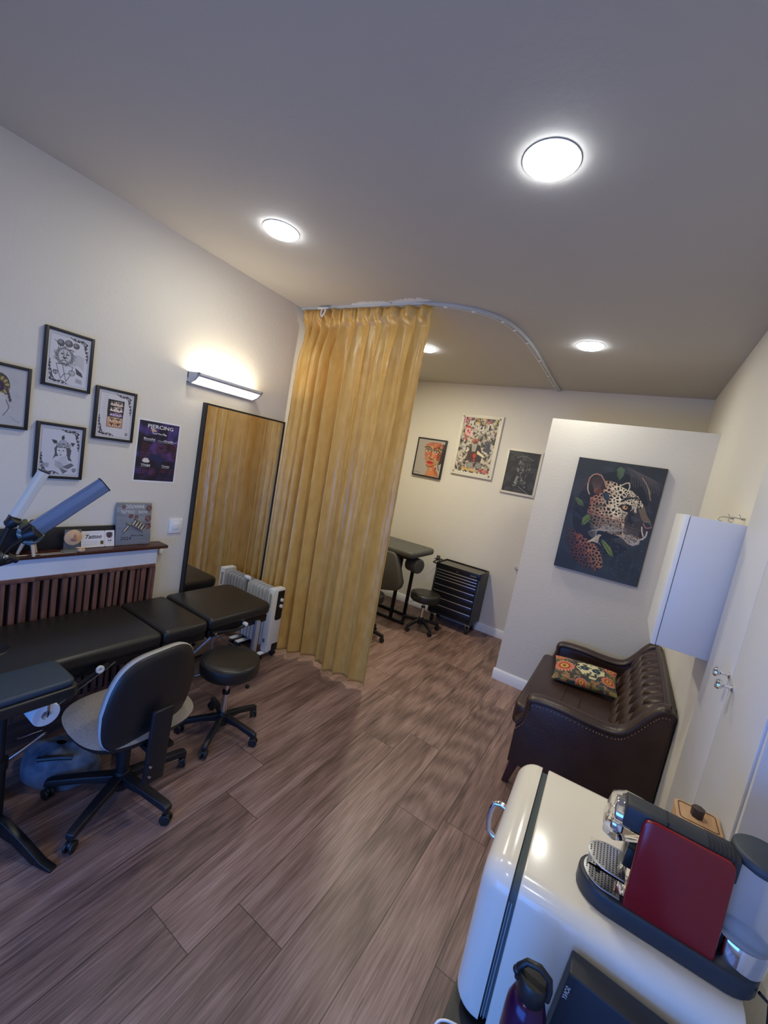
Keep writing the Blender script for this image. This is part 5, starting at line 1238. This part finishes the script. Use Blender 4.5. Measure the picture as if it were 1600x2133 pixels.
# skull pillow
pp = Pic(150, 120, (62, 74, 66)); n = pp.noise(9, 3); n2 = pp.noise(20, 6)
pp.put(n > .55, (128, 120, 70), .9); pp.put(n < .40, (40, 66, 74), .9); pp.put(n2 > .62, (164, 112, 76), .85); pp.put(n2 < .36, (92, 40, 34), .8)
for (x, y, r) in ((.16, .52, .17), (.86, .66, .12), (.90, .16, .12), (.10, .10, .10), (.45, .95, .09)):
    pp.ell((x, y), r, r, (40, 74, 78)); 
    for k in range(18): pp.ell((x+r*.86*math.cos(k/18*2*PI), y+r*.86*math.sin(k/18*2*PI)/pp.ar), r*.16, r*.12, (214, 130, 104), rot=k/18*2*PI)
    pp.ell((x, y), r*.74, r*.74, (196, 98, 72)); pp.ell((x, y), r*.55, r*.55, (110, 40, 34)); pp.ell((x, y), r*.42, r*.42, (206, 150, 70)); pp.ell((x, y), r*.18, r*.18, (96, 40, 30))
sk = [(.36, .28), (.50, .14), (.68, .16), (.80, .32), (.80, .52), (.70, .62), (.66, .78), (.48, .80), (.42, .64), (.34, .50)]
pp.poly(sk, (206, 198, 160)); pp.line(sk+[sk[0]], .008, (36, 34, 34)); msk = pp.mask_poly(sk); pp.put(msk & (pp.noise(26, 13, 1) > .60), (44, 42, 40), .9)
for (x, y) in ((.48, .44), (.66, .44)): pp.ell((x, y), .07, .07, (36, 40, 52)); pp.ring((x, y), .07, .07, .012, (74, 100, 110)); pp.ell((x, y), .03, .03, (70, 90, 104))
pp.poly([(.55, .54), (.60, .54), (.575, .60)], (36, 34, 36)); pp.line([(.47, .68), (.67, .68)], .007, (40, 38, 38))
for k in range(7): pp.line([(.49+.026*k, .64), (.49+.026*k, .72)], .004, (40, 38, 38))
pw = thing('cushion', 'small cushion with colourful skull and flower print on the leather sofa', 'cushion', (-.01, 3.23, .47))
PC = Vector((-.030, 3.180, .524)); PRr = (Matrix.Rotation(math.radians(6), 3, 'Z') @ Matrix.Rotation(math.radians(14), 3, 'X') @ Matrix.Rotation(math.radians(-3), 3, 'Y'))
def pillow(sgn):
    def fn(u, v):
        a, b = 2*u-1, 1-2*v
        k = (max(0, (1-a**2))*max(0, (1-b**2)))**.42
        ex = 1-.07*(1-abs(b)**2)*(abs(a)**3); ey = 1-.07*(1-abs(a)**2)*(abs(b)**3)
        x = a*.205*(1-.06*(1-b*b)*a*a); y = b*.140*(1-.08*(1-a*a)*b*b)
        return tuple(PC + PRr @ Vector((x, y, sgn*.050*k)))
    return fn
printed('printed_top', pp, pillow(1), M['fabric_print'], pw)
MB().grid(pillow(-1), 40, 34).build('underside', mat('pillow_back', rgb(96, 104, 100), .9), pw, 80)

# ------------------------------------------------------------------ white wall cabinet and hooks
wc = thing('wall_cabinet', 'narrow white cabinet hung on right wall above the leather sofa', 'cabinet', (.29, 2.30, 1.18))
MB().span((.205, 2.09, 1.180), (.3945, 2.52, 1.742), .0015).build('body', M['paint_grey_white'], wc)
MB().span((.1865, 2.088, 1.178), (.2025, 2.522, 1.744), .0015).build('door', M['paint_white'], wc)
MB().span((.3946, 2.105, 1.19), (.404, 2.505, 1.735)).build('gap_shade_strip', M['black_plastic'], wc)  # black strip standing in for the shaded gap between cabinet and wall
for k, (y, lb) in enumerate(((2.50, 'left small wire hook on right wall above the white cabinet'), (2.27, 'right small wire hook on wall just above the white cabinet'))):
    m = MB(); m.cyl((RX-.001, y, 1.768), (RX-.012, y, 1.768), .005, None, 10)
    m.tube([(RX-.010, y, 1.768), (RX-.040, y, 1.768), (RX-.052, y, 1.762), (RX-.055, y, 1.752), (RX-.048, y, 1.744+.003), (RX-.040, y, 1.7475)], .0022, 8)
    m.tube([(RX-.016, y-.0, 1.768), (RX-.018, y, 1.778), (RX-.024, y, 1.784)], .002, 8)
    tag(m.build('wall_hook', M['steel']), lb, 'hook', 'wire hooks on the right wall')

# ------------------------------------------------------------------ retro fridge on its black stand
FZ0, FZ1 = .452, .850
rot2 = Matrix.Rotation(math.radians(2.0), 4, 'Z')
def FR(x, y, z): 
    v = rot2 @ Vector((x+.048, y-1.17, 0)); return (v.x-.048, v.y+1.17, z)
bs = thing('black_stand', 'low black stand under the white retro mini fridge', 'stand', (.15, 1.0, 0))
MB().span((-.118, .62, .425), (.425, 1.435, .450), .003).build('top_board', M['black_plastic'], bs)
MB().span((-.108, .63, .02), (-.090, 1.425, .425), .002).build('side_panel', M['black_plastic'], bs)
MB().span((.405, .63, .02), (.423, 1.425, .425), .002).build('side_panel', M['black_plastic'], bs)
MB().span((-.090, 1.41, .02), (.405, 1.425, .425), .002).build('back_panel', M['black_plastic'], bs)
MB().span((-.115, .625, .001), (.424, 1.43, .020), .002).build('plinth', M['black_plastic'], bs)
fg = thing('retro_fridge', 'cream white retro mini fridge with rounded door and chrome handle', 'fridge', (.13, 1.2, FZ0))
def yz_round(y0, y1, z0, z1, rt, rb=.012): return rrect(y0, y1, z0, z1, (rb, rb, rt, rt), 9)
MB().prism(yz_round(.945, 1.44, FZ0+.006, FZ1, .045), lambda a, b, s: FR(s, a, b), -.036, .372, .004).build('body', M['enamel'], fg, 50)
# door: rounded in both directions
def doorring(t_):
    # t_ 0 at back face, 1 at front
    inset = .050*(1-math.sqrt(max(0, 1-(max(0, t_-.15)/.85)**2)))
    return inset
m = MB(); ts = [0, .12, .25, .4, .55, .7, .82, .91, .97, 1.0]; prev = None; xs_ = lambda t_: -.054-.068*t_
for t_ in ts:
    ins = doorring(t_); R0 = [m.bm.verts.new(FR(xs_(t_), a, b)) for a, b in yz_round(.942+ins, 1.443-ins, FZ0+.010+ins*.35, FZ1+.003-ins, .060-ins*.6, .014)]
    if prev:
        for i in range(len(R0)): m.bm.faces.new((prev[i], prev[(i+1) % len(R0)], R0[(i+1) % len(R0)], R0[i]))
    else: m.bm.faces.new(R0[::-1])
    prev = R0
m.bm.faces.new(prev); dr = m.build('door', M['enamel'], fg, 60)
m = MB(); m.prism(yz_round(.953, 1.432, FZ0+.016, FZ1-.010, .050), lambda a, b, s: FR(s, a, b), -.0545, -.0355); m.build('door_seal', mat('seal', rgb(74, 84, 86), .6), fg)
m = MB()
for z in (.030, .055): m.prism([(.9515, FZ0+.02), (.9530, FZ0+.02), (.9530, FZ1-.06), (.9515, FZ1-.06)], lambda a, b, s: FR(s+(-.003 if z > .04 else .003), a, b), -.0475, -.0455)
m.build('seal_rib', mat('rib', rgb(150, 160, 168), .5), fg)
hx, hyy = -.118, 1.285
m = MB(); m.tube([FR(hx+.006, hyy, .742), FR(hx-.022, hyy, .748), FR(hx-.040, hyy, .742), FR(hx-.047, hyy, .715), FR(hx-.048, hyy, .680), FR(hx-.043, hyy, .648), FR(hx-.024, hyy, .636), FR(hx+.006, hyy, .640)], [.010, .009, .009, .0085, .0085, .009, .009, .010], 12)
m.build('door_handle', M['chrome'], dr, 60)
for (x, y) in ((-.02, .99), (.34, .99), (-.02, 1.40), (.34, 1.40)): m = MB(); m.cyl(FR(x, y, FZ0-.0015), FR(x, y, FZ0+.010), .014); m.build('foot', M['black_plastic'], fg)

# ------------------------------------------------------------------ capsule coffee machine
cm = thing('coffee_machine', 'red and black capsule coffee machine with chrome spout on top of fridge', 'coffee machine', (.24, 1.06, FZ1))
T0 = FZ1+.0005; YC = 1.062
def stad(x0, x1, w, rn=.5, n=12):
    """tray outline: round nose at x0, round tail at x1"""
    out = []; r = w/2
    for k in range(n+1): a = PI/2+k/n*PI; out.append((x0+r*1.15+r*1.15*math.cos(a), YC+r*math.sin(a)))
    for k in range(n+1): a = -PI/2+k/n*PI; out.append((x1-r+r*math.cos(a), YC+r*math.sin(a)))
    return out
MB().prism(stad(.074, .405, .118), XY, T0, T0+.044, .006).build('base_tray', mat('base_grey', rgb(40, 46, 54), .45), cm, 50)
def grille(root, name, x0, x1, w, z, m_='alu'):
    """perforated half-oval plate"""
    g_ = Pic(10, 10, (0, 0, 0)); m = MB(); n = 18; out = []
    for k in range(n+1): a = PI/2+k/n*PI; out.append((x0+(x1-x0)*.62+(x1-x0)*.62*math.cos(a), YC+w/2*math.sin(a)))
    out += [(x1, YC-w/2), (x1, YC+w/2)]
    m.prism(out, XY, z, z+.0025, .0008); o_ = m.build(name, M[m_], root, 50)
    h = MB()
    def inside(x, y):
        if x < x0+(x1-x0)*.62: return ((x-(x0+(x1-x0)*.62))/((x1-x0)*.62-.005))**2+((y-YC)/(w/2-.005))**2 < 1
        return abs(y-YC) < w/2-.005 and x < x1-.003
    yy = YC-w/2
    while yy < YC+w/2:
        xx = x0
        while xx < x1:
            if inside(xx, yy): h.cyl((xx, yy, z+.0022), (xx, yy, z+.0030), .0018, None, 6)
            xx += .0066
        yy += .0066
    h.build('perforation', M['black_plastic'], o_, 80)
    return o_
gr = grille(cm, 'drip_grille', .083, .158, .096, T0+.0445)
MB().cyl((.112, YC, T0+.047), (.112, YC, T0+.0505), .0062, None, 16).build('centre_cap', M['black_plastic'], gr)
gu = grille(cm, 'cup_shelf', .083, .160, .088, T0+.086)
MB().prism([(.086, 0), (.160, 0), (.160, .005), (.090, .005)], lambda a, b, s: (a, YC-.042+s, T0+.0805+b), 0, .084).build('shelf_edge', M['clear'], gu)
# body core and side panels
MB().span((.168, YC-.043, T0+.044), (.318, YC+.043, T0+.206), .006).build('body_core', M['black_plastic'], cm)
for s_ in (-1, 1):
    ya = YC+s_*.0435; yb = YC+s_*.0535
    top_ = T0+.250 if s_ < 0 else T0+.212
    MB().prism([(a_, min(b_2, top_)) for a_, b_2 in [(.163, T0+.040), (.322, T0+.036), (.322, T0+.05), (.316, T0+.222), (.313, T0+.243), (.302, T0+.249), (.180, T0+.250), (.164, T0+.246), (.160, T0+.232)]] if s_ < 0 else [(.163, T0+.040), (.322, T0+.036), (.316, T0+.205), (.162, T0+.208)], lambda a, b, s: (a, s, b), min(ya, yb), max(ya, yb), .004).build('side_panel', M['red_gloss'], cm, 50)
tp_ = MB(); sec_ = [(-.043, .205), (-.043, .2505), (-.036, .256), (-.018, .2585), (.000, .256), (.018, .246), (.034, .226), (.044, .205)]
tp_.prism([(YC+a, T0+b) for a, b in sec_], lambda a, b, s: (s, a, b), .128, .322, .003); tp_ = tp_.build('top_cover', mat('top_dark', rgb(44, 46, 50), .5), cm, 50)
m = MB()
for k in range(7): m.prism([(YC+a*1.012, T0+b*1.003) for a, b in sec_], lambda a, b, s: (s, a, b), .270+.0068*k, .2735+.0068*k)
m.build('grip_rib', M['black_plastic'], tp_, 60)
m = MB(); m.span((.200, YC-.0435, T0+.243), (.202, YC-.004, T0+.2590)); m.build('lid_gap', M['black_plastic'], tp_)
hd_ = MB(); hd_.cyl((.112, YC, T0+.208), (.168, YC, T0+.210), .027, .028, 30, .004); hd_.build('chrome_head', M['chrome'], cm, 50)
m = MB(); m.cyl((.124, YC, T0+.195), (.124, YC, T0+.160), .013, .009, 18, .002); m.span((.112, YC-.012, T0+.166), (.136, YC+.012, T0+.186), .004); m.build('coffee_spout', M['chrome'], cm, 50)
MB().prism([(.096, .165), (.102, .225), (.128, .240), (.168, .238), (.168, .180), (.120, .155)], lambda a, b, s: (a, s, T0+b), YC-.037, YC+.037, .005).build('clear_nose', M['clear'], cm, 50)
MB().prism([(.145, .048), (.166, .048), (.166, .170), (.150, .170)], lambda a, b, s: (a, s, T0+b), YC-.036, YC+.036, .003).build('capsule_bin', M['clear'], cm, 50)
m = MB(); m.span((.148, YC-.020, T0+.105), (.1665, YC+.020, T0+.150), .003); m.build('spout_block', M['black_plastic'], cm)
# water tank
tk = MB().lathe([(.046, T0+.092), (.048, T0+.094), (.049, T0+.245), (.047, T0+.245), (.046, T0+.096), (0, T0+.096)], (.362, YC, 0), 36).build('water_tank', M['tank'], cm, 50)
m = MB(); m.lathe([(0, T0+.246), (.049, T0+.246), (.0515, T0+.250), (.0505, T0+.262), (.045, T0+.266), (0, T0+.267)], (.362, YC, 0), 40); m.build('tank_lid', mat('lid_grey', rgb(52, 58, 66), .5), tk, 50)
MB().lathe([(.0, T0+.044), (.047, T0+.044), (.0475, T0+.050), (.0475, T0+.086), (.046, T0+.091), (0, T0+.0915)], (.362, YC, 0), 40).build('tank_base', M['chrome'], cm, 50)
m = MB(); m.tube([(.400, YC-.03, T0+.02), (.418, YC-.03, T0+.01), (.424, YC-.05, T0-.06), (.422, YC-.08, T0-.16), (.418, YC-.10, .46)], .0035, 8)
m.build('power_cord', M['black_plastic'], cm, 80)
# wooden box
wb = thing('wooden_box', 'light wooden box with dark round knob lid behind coffee machine', 'box', (.325, 1.385, FZ1))
MB().prism(rrect(.276, .374, 1.332, 1.418, (.010,)*4, 5), XY, T0, T0+.086, .002).build('box_body', M['wood_light'], wb, 50)
ld = MB().prism(rrect(.274, .376, 1.330, 1.420, (.012,)*4, 5), XY, T0+.087, T0+.099, .0025).build('lid', M['wood_light'], wb, 50)
m = MB(); m.tube([(x, y, T0+.0992) for x, y in rrect(.283, .367, 1.339, 1.411, (.008,)*4, 4)], .0012, 6, True); m.build('groove', M['wood_dark'], ld)
MB().cyl((.322, 1.374, T0+.0985), (.322, 1.374, T0+.124), .0145, .0155, 7, .002).build('knob', mat('knob_brown', rgb(66, 52, 48), .7), ld, 30)

# black device box, bottle and cable on the stand
db = thing('black_device_box', 'dark slab shaped device box leaning on the blue lit fridge side', 'device', (.26, .92, .451))
tilt = Matrix.Rotation(math.radians(4), 4, 'Y')
def DV(x, y, z):
    v = tilt @ Vector((x-.092, 0, z-.782)); return (v.x+.094, y, v.z+.800)
MB().prism([(.092, .47), (.400, .47), (.400, .782), (.092, .782)], lambda a, b, s: DV(a, s, b), .885, .938, .004).build('case', mat('device_dark', rgb(26, 30, 40), .5), db)
MB().prism([(.092, .475), (.108, .475), (.108, .778), (.092, .778)], lambda a, b, s: DV(a, s, b), .8835, .8852).build('side_band', mat('band_dark', rgb(36, 42, 54), .45), db)
text_mesh('maker_lettering', [('SONY', 0, 0, .0085, .030, 'L', 0)], lambda x, y, d: DV(.103+y, .8832-d, .755-x), M['paper'], db, .0003)
bt = thing('drink_bottle', 'dark purple bottle with black loop lid beside the fridge', 'bottle', (.030, .80, .451))
bx, by = .036, .80
MB().lathe([(0, .4515), (.034, .4515), (.037, .456), (.037, .735), (.036, .765), (.030, .785), (.022, .795), (0, .796)], (bx, by, 0), 36).build('bottle_body', M['purple'], bt, 50)
cp = MB().lathe([(0, .794), (.024, .794), (.026, .797), (.026, .828), (.024, .832), (0, .833)], (bx, by, 0), 28).build('cap', M['black_plastic'], bt, 50)
m = MB(); m.tube([(bx-.026, by, .808), (bx-.028, by, .832), (bx-.016, by, .852), (bx+.006, by, .858), (bx+.024, by, .848), (bx+.028, by, .828), (bx+.027, by, .808)], .0062, 10); m.sph((bx-.030, by, .822), .008, 10); m.build('carry_loop', M['black_plastic'], cp, 60)
m = MB()
for k in range(3): m.tube([(bx+.0378*math.cos(a), by+.0378*math.sin(a), .62+.04*k+.035*math.sin(3*a)) for a in np.linspace(3.2, 5.2, 16)], .0010, 5)
m.build('pale_pattern', M['paint_grey_white'], bt, 80)
m = MB(); m.tube([tuple(v) for v in crom([(.10, .80, .4535), (.02, .93, .4535), (-.035, .925, .4535), (-.075, .915, .455), (-.112, .90, .457), (-.128, .885, .44), (-.134, .87, .35), (-.136, .86, .22), (-.15, .84, .08), (-.20, .80, .006), (-.28, .70, .005)], 8)], .0028, 8)
tag(m.build('white_cable', M['white_plastic'], None, 80), 'thin white cable hanging over the left edge of black stand', 'cable')
